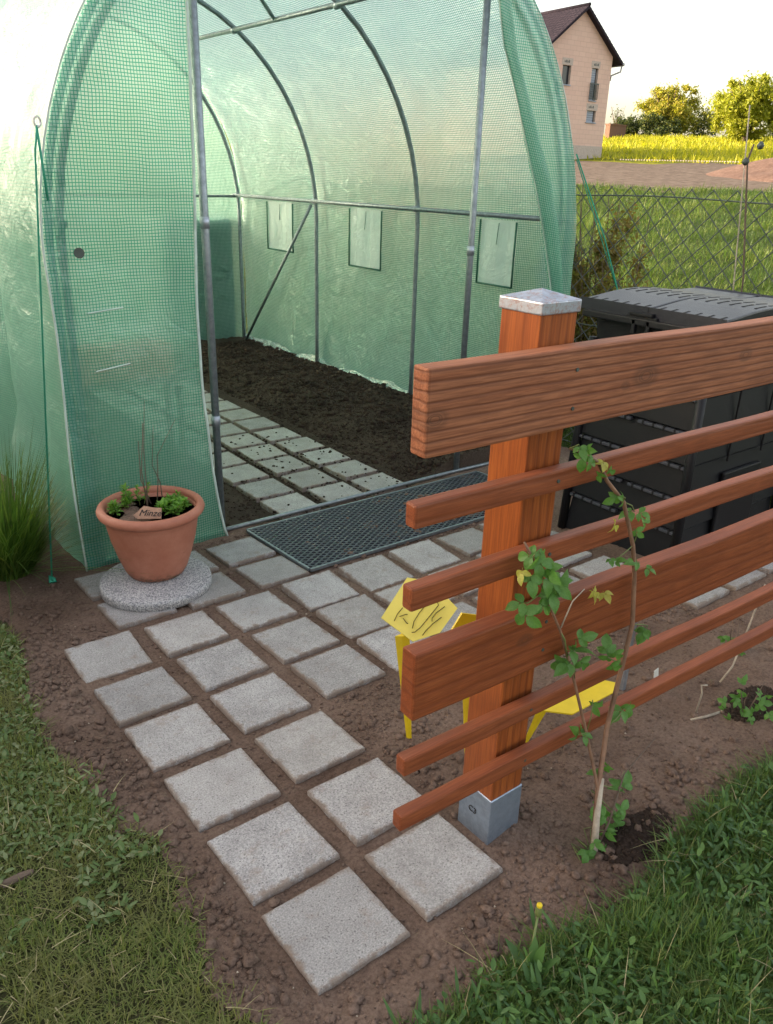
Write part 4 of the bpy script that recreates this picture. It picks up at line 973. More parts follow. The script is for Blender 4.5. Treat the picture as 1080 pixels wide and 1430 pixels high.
mb = MB(); mb.box((9.70, 3.2, 4.10), (9.86, 5.9, 4.22)); obj('lid_rim', mb, M['bin'], cb, bevel=.02)

# ------------------------------------------------------------------ chain link fence along x = 14.4
cf = empty('chain_link_fence', (14.4, 8, -.5), 'dark chain link fence between the garden and the meadow', 'fence')
mb = MB(); D_ = .545; zt_ = 6.34; zb = -.5; Hh = zt_-zb; nrow = int(Hh/(D_))
z_b = zt_-nrow*D_
ps = np.arange(-6, 46)*D_
for p0 in ps:
    for sgn in (1, -1):
        pts = []
        y0 = p0; 
        a_ = (14.4+.012*sgn, y0, zt_); b2 = (14.4+.012*sgn, y0+sgn*nrow*D_, z_b)
        # bend the long wire slightly so that the mesh looks woven by hand
        pts = [(14.4+.014*sgn*(-1)**k, a_[1]+(b2[1]-a_[1])*k/nrow+random.gauss(0, .012), a_[2]+(b2[2]-a_[2])*k/nrow+(random.gauss(0, .012) if k else 0)) for k in range(0, nrow+1)]
        mb.tube(pts, .0125, 4, False)
o = obj('mesh_wires', mb, M['wire'], cf); o['kind'] = 'stuff'
for z_ in (6.13, 3.0, -.2):
    mb = MB(); mb.tube([(14.42, y_, z_+.03*math.sin(y_)) for y_ in np.arange(-3, 25, 1.0)], .016, 5); obj('tension_wire', mb, M['wire'], cf, True)
for y_ in (-1.5, 11.2, 22.5): mb = MB(); mb.tube([(14.5, y_, -.7), (14.5, y_, 6.35)], .08, 10); obj('fence_post', mb, M['pipe'], cf, True)

# ------------------------------------------------------------------ yellow plant signs
def plate(name, pts, th, mat, parent):
    n = len(pts); P = [Vector(p) for p in pts]; nn_ = (P[1]-P[0]).cross(P[2]-P[0]).normalized()
    mb = MB(); mb.add([p for p in P]+[p-nn_*th for p in P], [tuple(range(n)), tuple(range(2*n-1, n-1, -1))]+[((i+1) % n, i, i+n, (i+1) % n+n) for i in range(n)]); return obj(name, mb, M[mat], parent)
def vstake(name, a, b, w_, parent, up_hint=(-.6, -.8, 0)):
    a = Vector(a); b = Vector(b); h = Vector(up_hint).normalized(); d = (b-a).normalized(); sx_ = d.cross(h).normalized()
    vs = []
    for p, f in ((a, 1), (b, .35)): vs += [p-sx_*w_*f, p-h*w_*.7*f, p+sx_*w_*f, p+h*w_*.15]
    mb = MB(); mb.add(vs, [(0, 1, 5, 4), (1, 2, 6, 5), (2, 3, 7, 6), (3, 0, 4, 7), (0, 3, 2, 1), (4, 5, 6, 7)]); return obj(name, mb, M['yellow'], parent)
# sign A: tilted hexagonal plate; plane through three points
s1 = empty('plant_sign', (2.78, 2.2, -.1), 'yellow folded plant sign with pencilled writing, below the left ends of the slats', 'plant sign', 'yellow plant signs by the fence')
pA = [(2.364, 2.349, 1.733), (2.824, 2.466, 2.067), (3.051, 2.287, 2.022), (3.177, 1.948, 1.784), (2.875, 1.895, 1.586), (2.563, 2.0, 1.523)]
pl_ = plate('sign_plate', pA[::-1], .02, 'yellowp', s1)
nA = Vector((-.35, -.62, .70)).normalized()
strokes = [[(2.621, 2.285, 1.805), (2.537, 2.274, 1.754), (2.472, 2.247, 1.697)], [(2.545, 2.244, 1.731), (2.614, 2.223, 1.746), (2.635, 2.21, 1.745)], [(2.574, 2.211, 1.716), (2.582, 2.16, 1.675), (2.596, 2.147, 1.67)],
 [(2.895, 2.166, 1.836), (2.759, 2.15, 1.754), (2.664, 2.125, 1.685), (2.614, 2.089, 1.629)], [(3.003, 2.121, 1.851), (2.989, 2.083, 1.81), (2.849, 2.064, 1.723), (2.696, 2.045, 1.63), (2.622, 2.049, 1.597), (2.588, 2.065, 1.594)],
 [(3.048, 2.037, 1.798), (2.929, 2.046, 1.748), (2.86, 2.037, 1.705), (2.844, 2.016, 1.678)], [(2.961, 1.986, 1.71), (2.844, 1.996, 1.66), (2.733, 1.992, 1.601), (2.68, 1.983, 1.567)]]
mb = MB()
for st in strokes: mb.tube([Vector(p)+nA*.024 for p in st], .006, 5)
obj('handwriting', mb, M['pencil'], pl_, True)['kind'] = 'stuff'
vstake('stake', (2.50, 2.12, 1.56), (2.80, 2.25, -.2), .085, s1)
s2 = empty('plant_sign', (2.90, 1.3, -.05), 'narrow yellow sign stake standing right behind the fence post', 'plant sign', 'yellow plant signs by the fence')
plate('sign_plate', [(2.45, 1.30, 2.0), (2.62, 1.30, 2.21), (2.95, 1.22, 2.10), (2.9, 1.2, 1.75), (2.6, 1.22, 1.7)][::-1], .02, 'yellow', s2)
vstake('stake', (2.68, 1.27, 2.0), (2.93, 1.31, -.2), .07, s2)
s3 = empty('plant_sign', (3.92, 1.3, -.05), 'yellow hexagonal sign lying almost flat on a leaning stake, right of the post', 'plant sign', 'yellow plant signs by the fence')
plate('sign_plate', [(3.87, 1.085, 0.568), (4.57, 1.21, 0.517), (5.119, 1.177, 0.457), (5.29, 1.029, 0.418), (5.07, 0.94, 0.426), (4.184, 0.88, 0.506)][::-1], .02, 'yellow', s3)
vstake('stake', (3.88, 1.10, .56), (3.90, 1.35, -.2), .06, s3)

mb = MB(); mb.box((5.78, 1.27, -.2), (5.85, 1.32, 1.05)); o = obj('plant_stake', mb, M['galv'], None, origin=(5.8, 1.3, -.05)); tag(o, 'thin grey metal stake in the soil behind the wooden fence', 'stake')
mb = MB(); mb.add([(6.1, 1.0, .0), (6.2, 1.0, .0), (6.16, 1.02, .32), (6.07, 1.02, .30), (6.1, 1.01, 0), (6.2, 1.01, 0), (6.16, 1.03, .32), (6.07, 1.03, .30)], [(0, 1, 2, 3), (7, 6, 5, 4), (0, 3, 7, 4), (1, 5, 6, 2), (3, 2, 6, 7), (0, 4, 5, 1)]); o = obj('plant_label', mb, M['white'], None, origin=(6.1, 1, 0)); tag(o, 'small curled white plant label in the soil behind the fence', 'plant label')

# ------------------------------------------------------------------ raspberry and other plants
def leaflet_mesh(mat, seed):
    r = random.Random(seed); n = 16; vs = []; fs = []
    def wdt(t): return .30*math.sin(math.pi*min(1, t*1.02)**.8)**.85
    for i in range(n+1):
        t = i/n; w_ = wdt(t) if 0 < i < n else .012; ser = 1+(.07 if i % 2 else -.07)
        z = .10*math.sin(t*2.6)-.22*t*t
        rid = .022*(1 if i % 2 else -1)
        vs += [(t+(-.0 if i % 2 else .0), -w_*ser, z+.30*w_-.10*w_*w_*3+rid*.6), (t, -w_*.5, z+.20*w_+rid), (t, 0, z), (t, w_*.5, z+.20*w_+rid), (t, w_*ser, z+.30*w_+rid*.6)]
    fs = [(5*i+j, 5*i+j+1, 5*i+j+6, 5*i+j+5) for i in range(n) for j in range(4)]
    return vs, fs
def compound(mat, seed):
    mb = MB(); r = random.Random(seed); bv, bf = leaflet_mesh(mat, seed)
    for (ang, off, s_) in ((0, .42, 1.0), (1.15, .24, .78), (-1.15, .24, .78)):
        a = ang+r.gauss(0, .12); tilt = r.gauss(-.25, .2); sc_ = s_*r.uniform(.85, 1.1); mt = Matrix.Rotation(a, 3, 'Z') @ Matrix.Rotation(-tilt, 3, 'Y')
        mb.add([tuple(mt @ (Vector(v)*sc_)+Vector((off*(1 if ang == 0 else 1), 0, 0))) for v in bv], bf)
    mb.tube([(0, 0, 0), (.2, 0, .03), (.45, 0, 0)], .018, 5)
    return mesh('leaf', np.concatenate(mb.v), mb.f, mat, None, True)
LV = [compound(M['rasp'], q) for q in range(4)]; LY = [compound(M['raspy'], q) for q in (8, 9)]
def put_leaf(parent, p, size, rng_, ms, face=(-.5, -.6, .6)):
    o = bpy.data.objects.new('leaf', rng_.choice(ms)); C.objects.link(o); o.parent = parent
    n_ = (Vector(face)+Vector([rng_.gauss(0, .45) for _ in range(3)])).normalized()
    a = Vector([rng_.gauss(0, 1), rng_.gauss(0, 1), rng_.gauss(-.55, .5)]); a = (a-n_*a.dot(n_)).normalized(); b_ = n_.cross(a)
    mt = Matrix((a, b_, n_)).transposed().to_4x4() @ Matrix.Scale(size, 4); mt.translation = Vector(p)*S-wloc(parent); o.matrix_local = mt; return o
rr_ = random.Random(3)
rp = empty('raspberry_plant', (3.03, -.44, .05), 'young raspberry plant growing up in front of the wooden fence', 'plant')
c1 = [(3.03, -0.44, 0.0), (3.25, -0.23, 0.59), (3.50, -.05, 1.2), (3.63, -.02, 1.87), (3.72, 0.0, 2.34), (3.64, 0.02, 2.92), (3.55, 0.03, 3.25), (3.32, 0.05, 3.74), (3.04, 0.06, 4.0), (2.88, 0.06, 4.2), (2.7, 0.07, 4.31), (2.52, 0.09, 4.38)]
c2 = [(3.05, -.40, .05), (3.27, -0.21, 0.65), (3.2, -0.02, 1.26), (2.93, 0.02, 1.97), (2.63, 0.03, 2.63), (2.34, 0.04, 3.12), (2.24, 0.05, 3.32)]
for pts, r0, mt_ in ((c1, .030, 'cane'), (c2, .020, 'cane'), ([(3.03, -0.45, 0.0), (3.17, -0.32, 0.4), (3.33, -0.2, 0.74)], .042, 'deadcane'), ([(3.10, -.40, .0), (3.34, -0.36, 0.26), (3.7, -0.22, 0.63), (4.29, -0.16, 0.78)], .012, 'twig'),
                 ([(2.24, .05, 3.32), (2.12, .05, 3.55), (2.05, .06, 3.66)], .016, 'cane'), ([(2.63, .03, 2.66), (2.75, .03, 2.9), (2.9, .03, 2.98)], .008, 'deadcane')):
    mb = MB(); mb.tube(pts, [r0*(1-.6*i/len(pts)) for i in range(len(pts))], 7); obj('stem', mb, M[mt_], rp, True)
LP_ = [(2.54, 0.09, 4.43), (2.61, 0.09, 4.35), (2.89, 0.08, 4.13), (3.22, 0.08, 3.83), (3.47, 0.07, 3.62), (3.51, 0.07, 3.44), (2.18, 0.0, 3.57), (2.2, 0.0, 3.4), (2.41, 0.0, 3.19), (2.02, 0.0, 3.08), (2.3, 0.0, 3.3), (3.24, 0.0, 3.18), (3.65, 0.0, 3.06), (4.0, 0.0, 2.23), (2.71, 0.0, 2.41), (2.83, 0.0, 2.25), (3.39, 0.0, 2.08), (3.46, 0.0, 2.14), (3.84, 0.0, 1.27), (3.25, 0.0, 1.63), (3.09, 0.0, 1.27), (3.41, -0.17, 0.74), (3.63, -0.28, 0.47), (3.45, -0.41, 0.13), (3.45, -0.34, 0.32), (2.84, -0.42, 0.11), (3.1, -0.45, 0.05), (2.92, -0.46, 0.06), (2.1, .0, 3.48), (2.25, .0, 3.15), (2.75, 0, 2.3), (3.3, -.3, .5), (3.2, -.35, .3), (2.95, -.4, .2), (3.5, -.3, .2)]
SZ_ = [.10, .12, .10, .12, .12, .10, .19, .20, .20, .18, .18, .09, .12, .15, .19, .18, .17, .12, .17, .12, .15, .13, .18, .16, .18, .15, .14, .13, .17, .17, .16, .14, .14, .13, .13]
for p_, s_ in zip(LP_, SZ_):
    put_leaf(rp, (p_[0], min(p_[1], .02), p_[2]), s_*1.1, rr_, LV); put_leaf(rp, (p_[0]+rr_.gauss(0, .05), min(p_[1], .0)-.02, p_[2]+rr_.gauss(0, .06)), s_*.9, rr_, LV)
    # a stalk to the nearest cane point
    best = min((Vector(q) for q in c1+c2), key=lambda q: (q-Vector(p_)).length)
    if (best-Vector(p_)).length < .5: mb = MB(); mb.tube([best, (best+Vector((p_[0], .0, p_[2])))/2+Vector((0, -.02, .02)), (p_[0], min(p_[1], .02), p_[2])], .006, 4); obj('leaf_stalk', mb, M['caneg'], rp, True)
for p_ in [(2.93, 0.04, 4.22), (3.15, 0.0, 3.58), (1.99, 0.0, 3.47), (3.14, 0.0, 2.9), (2.97, 0.0, 2.98), (2.98, 0, 2.9)]: put_leaf(rp, p_, .12, rr_, LY)
def small_plant(loc, label, n, h, sp, leaf, twigs=4, group=None, cat='plant', name='small_plant', r_seed=5):
    r = random.Random(r_seed); pl = empty(name, loc, label, cat, group)
    for k in range(twigs):
        mb = MB(); a = r.uniform(0, 6.28); L = h*r.uniform(.8, 1.9); mb.tube([loc, (loc[0]+.2*L*math.cos(a), loc[1]+.2*L*math.sin(a), loc[2]+L*.55), (loc[0]+.5*L*math.cos(a+.3), loc[1]+.5*L*math.sin(a+.3), loc[2]+L)], [.012, .009, .004], 5); obj('stem', mb, M['twig'], pl, True)
    for k in range(n):
        a = r.uniform(0, 6.28); q = sp*r.random()**.6; put_leaf(pl, (loc[0]+q*math.cos(a), loc[1]+q*math.sin(a), loc[2]+h*r.random()), leaf*r.uniform(.7, 1.2), r, LV)
small_plant((6.55, -.07, .0), 'small leafy seedling in dark soil at the right edge of the photo', 26, .38, .30, .12, 3, r_seed=11)
small_plant((7.9, .9, -.02), 'low berry shoot behind the lowest slat at the right edge', 10, .35, .2, .12, 3, r_seed=12)
# dark damp patches of compost at plant feet
for nm_, (cx, cy, rx, ry), lb in (('compost_patch', (3.62, -.55, .55, .26), 'patch of dark compost at the foot of the raspberry plant'), ('compost_patch', (6.9, .0, .55, .3), 'patch of dark compost under the seedling at the right edge')):
    n = 900; a = rng.uniform(0, 6.28, n); q = rng.uniform(0, 1, n)**.6
    x = cx+rx*q*np.cos(a); y = cy+ry*q*np.sin(a); blobs(nm_, np.stack([x, y, ground_z(x, y)+.008], 1), rng.uniform(.014, .04, n), M['clodk'], lb, 'compost')
# dandelion at the lower edge and dry twigs
dn = empty('dandelion', (1.55, -.98, .05), 'dandelion bud on a bent stem at the edge of the lower right weeds', 'weed')
mb = MB(); mb.tube([(1.5, -1.0, .05), (1.56, -.93, .30), (1.72, -.83, .52)], .012, 6); obj('stem', mb, M['caneg'], dn, True)
mb = MB(); mb.lathe([(.012, -.05), (.03, -.03), (.032, .02), (.022, .06), (.01, .075)], (1.72, -.83, .55), 10); bud = obj('bud', mb, M['caneg'], dn, True)
mb = MB(); mb.lathe([(.022, 0), (.028, .03), (.018, .045)], (1.722, -.83, .60), 8); obj('petals', mb, M['yellow'], bud, True)
a0 = np.linspace(0, 6.28, 9)[:-1]; leaves('leaves', np.repeat([[1.5, -1.02, .08]], 8, 0), np.full(8, .38), np.full(8, .05), M['cloverR'], None, None, .9, dn, None, az=a0)
def twig(pts, r, label):
    mb = MB(); mb.tube(pts, r, 5); o = obj('dry_twig', mb, M['deadcane'], None, True, origin=pts[0]); tag(o, label, 'twig')
twig([(7.0, .55, .02), (7.15, .5, .25), (7.6, .6, .75), (8.0, .7, 1.2)], .014, 'bare pale twig leaning over the lowest slat at the right')
twig([(5.9, .3, .02), (6.1, .2, .05), (6.4, .15, .03)], .018, 'pale twig lying on the soil right of the yellow sign')
twig([(6.1, .35, .02), (6.15, .35, .3), (6.05, .33, .48), (6.2, .33, .42)], .012, 'short curled dry shoot in front of the lowest slat')
mb = MB(); v_, f_ = ico2(); a_ = v_*np.array([.17, .045, .035])*(1+.25*np.sin(v_[:, :1]*9)); mb.add(a_+np.array([-1.75, 2.82, -.09]), [tuple(q) for q in f_])
o = obj('bark_chip', mb, M['twig'], None, origin=(-1.75, 2.82, -.1)); tag(o, 'dark purplish brown bark chip lying on the left lawn', 'bark chip')
# sedge clump on the left
P = []; 
n = 1500; a = rng.uniform(0, 6.28, n); q = .42*rng.uniform(0, 1, n)**.5
sx0, sy0 = .02, 10.55
P = np.stack([sx0+q*np.cos(a), sy0+q*np.sin(a), np.full(n, -.52)], 1)
dirs = np.arctan2(np.sin(a)+rng.normal(0, .5, n), np.cos(a)+rng.normal(0, .5, n))
sg = blades('sedge_clump', P, rng.uniform(1.1, 2.7, n), rng.uniform(.009, .017, n), M['sedge'], 'bushy clump of long green grass beside the left greenhouse wall', 'ornamental grass', .42, 6, .9, None, None, dirs)
n = 26; P = np.stack([sx0+rng.uniform(-.2, .4, n), sy0+rng.uniform(-.3, .3, n), np.full(n, -.5)], 1)
sg2 = blades('seed_stalks', P, rng.uniform(2.2, 3.2, n), rng.uniform(.008, .012, n), M['sedge'], None, None, .55, 6, .25, None, None, rng.uniform(-1.2, 1.0, n)); sg2.parent = sg
# teasel like dry stalks at the chain link fence
ts = empty('dry_stalk', (13.8, 5.3, -.5), 'tall dry weed stalk with two dark seed heads by the chain link fence', 'weed')
mb = MB(); mb.tube([(14.0, 4.9, -.5), (13.9, 5.05, 2.5), (13.8, 5.15, 4.65), (13.8, 5.55, 6.9), (13.8, 5.48, 7.2)], .02, 5); obj('stem', mb, M['twig'], ts, True)
mb = MB(); mb.tube([(13.9, 5.2, -.5), (13.85, 5.2, 3), (13.8, 5.5, 6), (13.8, 5.72, 7.9)], .014, 5); obj('stem', mb, M['deadcane'], ts, True)
for (y_, z_) in ((5.33, 7.17), (5.58, 6.88)):
    mb = MB(); mb.lathe([(.01, -.07), (.05, -.05), (.075, 0), (.05, .05), (.01, .08)], (13.8, y_, z_), 9); obj('seed_head', mb, M['wire'], ts, True)
def leafball(name, parent, cx, cy, cz, rx, ry, rz, n, size, mat, clumps, seed, low=.0):
    r = np.random.default_rng(seed)
    k = clumps; cc = r.normal(0, 1, (k, 3)); cc /= np.linalg.norm(cc, axis=1)[:, None]; cc *= (r.uniform(.1, 1.0, (k, 1)))**.55
    cr = r.uniform(.07, .26, k)
    idx = r.integers(0, k, n); d = r.normal(0, 1, (n, 3)); d /= np.linalg.norm(d, axis=1)[:, None]
    p = cc[idx]*.86+d*(cr[idx]*np.abs(r.normal(.6, .45, n)))[:, None]
    p = p[p[:, 2] > -1.0+low]; n = len(p)
    P = np.stack([cx+p[:, 0]*rx, cy+p[:, 1]*ry, cz+p[:, 2]*rz], 1)
    u = r.normal(0, 1, (n, 3)); u /= np.linalg.norm(u, axis=1)[:, None]; v = np.cross(u, r.normal(0, 1, (n, 3))); v /= np.linalg.norm(v, axis=1)[:, None]
    L = (size*r.uniform(.4, 1.2, n))[:, None]
    VV = np.stack([P-u*L, P+v*L*.45, P+u*L, P-v*L*.45], 1).reshape(-1, 3); FF = np.arange(4*n).reshape(n, 4)
    og = tuple(wloc(parent)/S) if parent else (0, 0, 0)
    return put(name, mesh(name, VV, FF, mat, None, False, og), parent, og)
def polar(px_az, d): return (CAM[0]+d*math.sin(px_az), CAM[1]+d*math.cos(px_az))
def px2az(px): return YAW+math.atan((px-555)/1205.0)
def tree(name, px, d, w_, h, mats, label, cat, seed, n=16000, leaf=.6, zoff=0, trunk=True, low=.0):
    x, y = polar(px2az(px), d); z = float(base_h(x, y))+zoff
    t = empty(name, (x, y, z), label, cat)
    r = random.Random(seed)
    if trunk:
        mb = MB(); mb.tube([(x, y, z-1), (x+.3, y, z+h*.25), (x+.1, y+.3, z+h*.55), (x, y, z+h*.8)], [w_*.035, w_*.028, w_*.018, .1], 8)
        obj('trunk', mb, M['bark'], t, True)
        for k in range(7):
            a = r.uniform(0, 6.28); mb = MB(); mb.tube([(x, y, z+h*r.uniform(.15, .4)), (x+w_*.2*math.cos(a), y+w_*.2*math.sin(a), z+h*.55), (x+w_*.38*math.cos(a), y+w_*.38*math.sin(a), z+h*r.uniform(.7, .95))], [w_*.015, w_*.009, .05], 6); obj('limb', mb, M['bark'], t, True)
    for k, (mt_, f) in enumerate(mats): leafball('crown', t, x, y, z+h*.5, w_/2, w_/2, h*.52, int(n*f), leaf, M[mt_], 110, seed+k, low)
    return t
E_ = None
tree('field_tree', 920, 350, 25, 21, (('treeA', 1.0),), 'golden green tree at the far edge of the field, right of the house', 'tree', 5, 22000, .62, -1)
tree('field_tree', 1028, 290, 25, 21.5, (('treeB', 1.0),), 'large bright yellow green tree standing in the field at the right', 'tree', 9, 32000, .60, -1.5)
tree('dark_bush', 866, 345, 13, 8, (('treeD', 1.0),), 'dark low bush between the house and the golden tree', 'bush', 15, 5000, .5, -.5, False)
tree('dark_bush', 905, 342, 20, 10, (('treeD', 1.0),), 'dark green undergrowth in front of the golden tree', 'bush', 16, 6500, .5, -1.0, False)
tree('dark_bush', 968, 360, 18, 12, (('treeA', .4), ('treeD', .3)), 'thinner bush at the right foot of the golden tree', 'bush', 17, 6500, .5, -1.0, False)
tree('blossom_tree', 1088, 300, 16, 21, (('blossom', 1.0),), 'pale pink blossoming tree cut by the right edge of the photo', 'tree', 19, 7000, .5, -1)
tree('blossom_tree', 1068, 330, 12, 9, (('treeD', 1.0),), 'dark brushwood behind the yellow green field tree', 'bush', 29, 3000, .5, -1, False)
tree('blossom_tree', 851, 338, 7, 12, (('treeD', .3),), 'thin sparse sapling beside the house', 'tree', 23, 1400, .4, -.5)
# low brown garden wall beyond the house
x, y = polar(px2az(852), 325); z = float(base_h(x, y)); mb = MB(); mb.box((x-5, y-1, z-1), (x+4, y+1, z+4.0)); mb.box((x-5.2, y-1.2, z+4), (x+4.2, y+1.2, z+4.4))
o = obj('garden_shed', mb, M['brownwall'], None, origin=(x, y, z)); tag(o, 'low reddish brown shed just right of the house', 'shed')
# brownish bush behind the chain link fence
bs = empty('fence_bush', (16.1, 10.8, -.3), 'twiggy bush with reddish brown young leaves behind the chain link fence beside the greenhouse', 'bush')
for k in range(26):
    a = random.uniform(0, 6.28); mb = MB(); L = random.uniform(3.8, 6.6); x0, y0 = 16.1+random.gauss(0, .35), 10.6+random.gauss(0, .6)
    mb.tube([(x0, y0, -.3), (x0+.25*math.cos(a), y0+.25*math.sin(a), L*.5), (x0+.7*math.cos(a), y0+.7*math.sin(a), L)], [.03, .02, .008], 5); obj('branch', mb, M['bark'], bs, True)
leafball('foliage', bs, 16.1, 10.5, 3.0, 1.2, 1.7, 3.1, 9000, .085, M['bush'], 46, 3)
leafball('foliage', bs, 16.0, 11.4, 2.2, 1.1, 1.2, 2.9, 6000, .085, M['treeD'], 30, 4)
# earth heap at the right
hp = empty('earth_heap', (0, 0, 0)); bpy.data.objects.remove(hp)
def heap():
    x, y = polar(px2az(1135), 150); vs = []; fs = []; n = 40
    for j in range(n):
        for i in range(n):
            u, v = (i/(n-1)-.5)*2, (j/(n-1)-.5)*2; rr = math.hypot(u, v); h = 4.6*max(0, 1-rr)**.8*(1+.3*math.sin(u*4+v*3))+.35*float(fbm(u*5, v*5, 4, 3))*max(0, 1-rr)
            vs.append((x+u*17, y+v*17, float(base_h(x+u*17, y+v*17))-.4+h*.8))
    for j in range(n-1):
        for i in range(n-1): fs.append((j*n+i, j*n+i+1, (j+1)*n+i+1, (j+1)*n+i))
    mb = MB(); mb.add(vs, fs); o = obj('earth_heap', mb, M['mound'], None, True); tag(o, 'heap of reddish excavated earth at the right edge of the bare plot', None, None, 'structure')
heap()

# ------------------------------------------------------------------ the house
HD = 205.0; hx, hy = polar(px2az(835), HD); hzb = CAM[2]+41*HD*.973/1309
hz0 = hzb
ha = R(4.5)     # gable wall direction, clockwise from +x
gx, gy = math.cos(-ha), math.sin(-ha); nx_, ny_ = gy, -gx      # along the gable; outward normal
def hp_(u, v, z): return (hx+gx*u-nx_*v, hy+gy*u-ny_*v, hz0+z)     # u: metres along gable from the right corner (negative = left), v: back, all in slabs
HW, EH, RH, HL_ = 20.0, 19.3, 27.1, 34.0
hs = empty('gabled_house', (hx, hy, hz0), 'unplastered pink clay block house with dark tiled gable roof beyond the meadow', 'house')
def quad(mb, u0, v0, z0, u1, v1, z1): mb.add([hp_(u0, v0, z0), hp_(u1, v1, z0), hp_(u1, v1, z1), hp_(u0, v0, z1)], [(0, 1, 2, 3)])
holes = [(-7.7, -5.35, 6.6, 14.55, 'tall'), (-7.55, -4.4, 5.35, 8.55, 'low'), (-15.6, -12.3, 11.6, 16.1, 'dark')]
holes[0] = (-5.9, -3.9, 10.5, 16.7, 'tall'); holes[1] = (-6.0, -3.2, 6.2, 8.5, 'low'); holes[2] = (-14.6, -12.1, 13.0, 16.6, 'dark')
# gable wall cut round the openings, in strips
us = sorted(set([-HW, 0, -HW/2]+[h[0] for h in holes]+[h[1] for h in holes]))
zsl = sorted(set([-1, 0, EH]+[h[2] for h in holes]+[h[3] for h in holes]))
vs, fs, uv = [], [], []
def addf(pts):
    k = len(vs)
    for (u, z_) in pts: vs.append(hp_(u, 0, z_)); uv.append((u*.27, z_*.27))
    fs.append(tuple(range(k, k+len(pts))))
for i in range(len(us)-1):
    for j in range(len(zsl)-1):
        um, zm = (us[i]+us[i+1])/2, (zsl[j]+zsl[j+1])/2
        if any(h[0] < um < h[1] and h[2] < zm < h[3] for h in holes): continue
        addf([(us[i], zsl[j]), (us[i+1], zsl[j]), (us[i+1], zsl[j+1]), (us[i], zsl[j+1])])
addf([(-HW, EH), (0, EH), (-HW/2, RH)])
for (u0, v0, u1, v1) in ((0, 0, 0, HL_), (-HW, HL_, -HW, 0)):
    k = len(vs)
    for (u, v, z_) in ((u0, v0, -1), (u1, v1, -1), (u1, v1, EH), (u0, v0, EH)): vs.append(hp_(u, v, z_)); uv.append((v*.27, z_*.27))
    fs.append((k, k+1, k+2, k+3))
wall = put('wall', mesh('wall', vs, fs, M['blocks'], uv, False, (hx, hy, hz0)), hs, (hx, hy, hz0))
for h in holes:   # reveals
    mb = MB()
    for (a_, b2) in (((h[0], h[2]), (h[0], h[3])), ((h[1], h[3]), (h[1], h[2])), ((h[0], h[3]), (h[1], h[3])), ((h[1], h[2]), (h[0], h[2]))):
        mb.add([hp_(a_[0], 0, a_[1]), hp_(b2[0], 0, b2[1]), hp_(b2[0], .9, b2[1]), hp_(a_[0], .9, a_[1])], [(0, 1, 2, 3)])
    obj('reveal', mb, M['lintel'], wall)
def hbox(name, u0, u1, v0, v1, z0, z1, mat, parent):
    mb = MB(); mb.add([hp_(u0, v0, z0), hp_(u1, v0, z0), hp_(u1, v1, z0), hp_(u0, v1, z0), hp_(u0, v0, z1), hp_(u1, v0, z1), hp_(u1, v1, z1), hp_(u0, v1, z1)], [(0,3,2,1),(4,5,6,7),(0,1,5,4),(1,2,6,5),(2,3,7,6),(3,0,4,7)]); return obj(name, mb, M[mat], parent)
for h in holes:
    wn = hbox('window', h[0], h[1], .62, .75, h[2], h[3], 'glass', hs)
    if h[4] != 'dark':
        n_ = int((h[3]-h[2])/.42)
        for k in range(n_):
            z_ = h[2]+(h[3]-h[2])*k/n_; hbox('shutter_slat', h[0]+.08, h[1]-.42, .42, .52, z_+.03, z_+(h[3]-h[2])/n_-.03, 'shutter', wn)
    hbox('sill', h[0]-.15, h[1]+.15, -.25, .3, h[2]-.22, h[2]-.02, 'shutter', wn)
    hbox('lintel', h[0]-.3, h[1]+.35, -.03, .3, h[3]+.02, h[3]+1.35, 'lintel', wn)
    mb = MB()
    for q in range(4):
        u = h[0]+.35+.42*q; mb.add([hp_(u, -.05, h[3]+.45), hp_(u+.28, -.05, h[3]+.45), hp_(u+.28, -.05, h[3]+.5+.3*(q % 2+.6)), hp_(u, -.05, h[3]+.95)], [(0, 1, 2, 3)])
    obj('stamp', mb, M['wire'], wn)['kind'] = 'stuff'
rl = hbox('balcony_rail', -6.25, -3.6, -.35, -.25, 13.6, 13.8, 'wire', hs); hbox('rail_bar', -6.2, -3.65, -.35, -.25, 10.7, 10.85, 'wire', rl)
for k in range(8): u = -6.2+2.5*k/7; hbox('rail_bar', u-.05, u+.05, -.36, -.27, 10.7, 13.7, 'wire', rl)
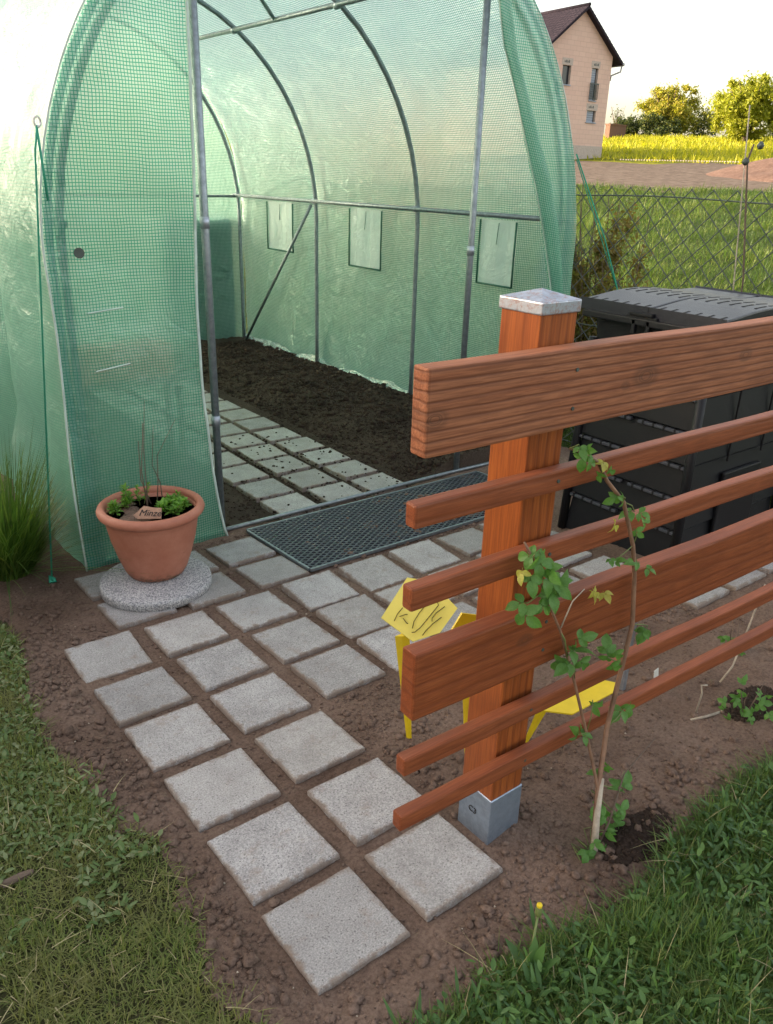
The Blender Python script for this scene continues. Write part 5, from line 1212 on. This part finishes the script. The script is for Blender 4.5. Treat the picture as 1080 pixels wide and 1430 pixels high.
# roof: two planes with rows of tiles
rf = empty('roof', (0, 0, 0)); rf.parent = hs; rf.location = (0, 0, 0)
ov = 2.0; OVV = -1.3
def roofplane(side):
    base_u = 0 if side > 0 else -HW; mid = -HW/2; sl_ = (RH-EH)/(HW/2)
    eu = base_u+side*ov; ez = EH-ov*sl_
    mb = MB(); o_ = .55
    mb.add([hp_(eu, OVV, ez), hp_(mid, OVV, RH), hp_(mid, HL_-OVV, RH), hp_(eu, HL_-OVV, ez), hp_(eu, OVV, ez+o_), hp_(mid, OVV, RH+o_), hp_(mid, HL_-OVV, RH+o_), hp_(eu, HL_-OVV, ez+o_)], [(0,3,2,1),(4,5,6,7),(0,1,5,4),(1,2,6,5),(2,3,7,6),(3,0,4,7)])
    o = obj('roof_plane', mb, M['roof'], rf)
    mb = MB(); nr = 16; nc = 34
    for i in range(nr):
        t0, t1 = i/nr, (i+1)/nr
        for j in range(nc):
            v0 = OVV+(HL_-2*OVV)*j/nc; v1 = v0+(HL_-2*OVV)/nc; vm = (v0+v1)/2
            u0, u1 = eu+(mid-eu)*t0, eu+(mid-eu)*t1; z0, z1 = ez+o_+(RH-ez)*t0, ez+o_+(RH-ez)*t1
            mb.add([hp_(u0, v0, z0+.12), hp_(u0, vm, z0+.36), hp_(u0, v1, z0+.12), hp_(u1, v1, z1+.03), hp_(u1, vm, z1+.22), hp_(u1, v0, z1+.03), hp_(u0, v0, z0-.02), hp_(u0, v1, z0-.02)], [(0, 1, 4, 5), (1, 2, 3, 4), (6, 7, 2, 1, 0)])
    q = obj('roof_tiles', mb, M['roof'], rf); q['kind'] = 'stuff'
    hb = MB(); hb.tube([hp_(eu+side*.3, OVV, ez+.2), hp_(eu+side*.3, HL_-OVV, ez+.2)], .35, 8); obj('gutter', hb, M['zinc'], hs, True)
    if side > 0: hb = MB(); hb.tube([hp_(eu+.2, OVV+.4, ez), hp_(eu+.1, OVV+.5, ez-1.2), hp_(.5, .3, ez-2.0), hp_(.35, .3, ez-3.0)], .18, 8); obj('downpipe', hb, M['zinc'], hs, True)
roofplane(1); roofplane(-1)
mb = MB(); mb.tube([hp_(-HW/2, OVV-.1, RH+.75), hp_(-HW/2, HL_-OVV, RH+.75)], .35, 8); obj('ridge_tiles', mb, M['roof'], hs, True)
hbox('plinth', -HW, -.0, -.12, .1, -1.5, 1.4, 'lintel', hs)
# red and white barrier tape along the field edge
tp = MB()
for k in range(46):
    x0, y0 = polar(px2az(862+k*3.6), 187); x1, y1 = polar(px2az(862+k*3.6+2.0), 187); z_ = float(base_h(x0, y0))+.55
    tp.add([(x0, y0, z_), (x1, y1, z_), (x1, y1, z_+.22), (x0, y0, z_+.22)], [(0, 1, 2, 3)])
o = obj('edging_stones', tp, M['lintel'], None); tag(o, 'row of pale marker stones along the near edge of the field', 'marker stones', None, 'stuff')

# ------------------------------------------------------------------ unseen hedge added left of the garden to keep the evening sun off the path
hd = empty('added_shade_hedge', (-14, 24, -.5), 'tall dense hedge added out of view left of the greenhouse to shade the garden', 'hedge')
r = np.random.default_rng(77); n = 42000; P = np.stack([r.uniform(-15.6, -13.4, n), r.uniform(2, 50, n), r.uniform(0, 1, n)], 1)
top = 9.6+1.5*vn(P[:, 1]*.45, P[:, 1]*0+3, 7)+.9*vn(P[:, 1]*1.7, P[:, 1]*0, 8); P[:, 2] = -.5+P[:, 2]*(top+.5)*(1.12-.2*r.uniform(0, 1, n)**3)
P[:, 0] += .4*vn(P[:, 1]*.6, P[:, 2]*.6, 3)
u = r.normal(0, 1, (n, 3)); u /= np.linalg.norm(u, axis=1)[:, None]; v = np.cross(u, r.normal(0, 1, (n, 3))); v /= np.linalg.norm(v, axis=1)[:, None]; L = r.uniform(.2, .42, (n, 1))
put('foliage', mesh('foliage', np.stack([P-u*L, P+v*L*.5, P+u*L, P-v*L*.5], 1).reshape(-1, 3), np.arange(4*n).reshape(n, 4), M['hedge'], None, False, (-14, 24, -.5)), hd, (-14, 24, -.5))
for k in range(24): y_ = 3+k*2.0; mb = MB(); mb.tube([(-14.5, y_, -.5), (-14.4, y_+.1, 5), (-14.5, y_, 8.5)], [.14, .1, .04], 6); obj('trunk', mb, M['bark'], hd, True)
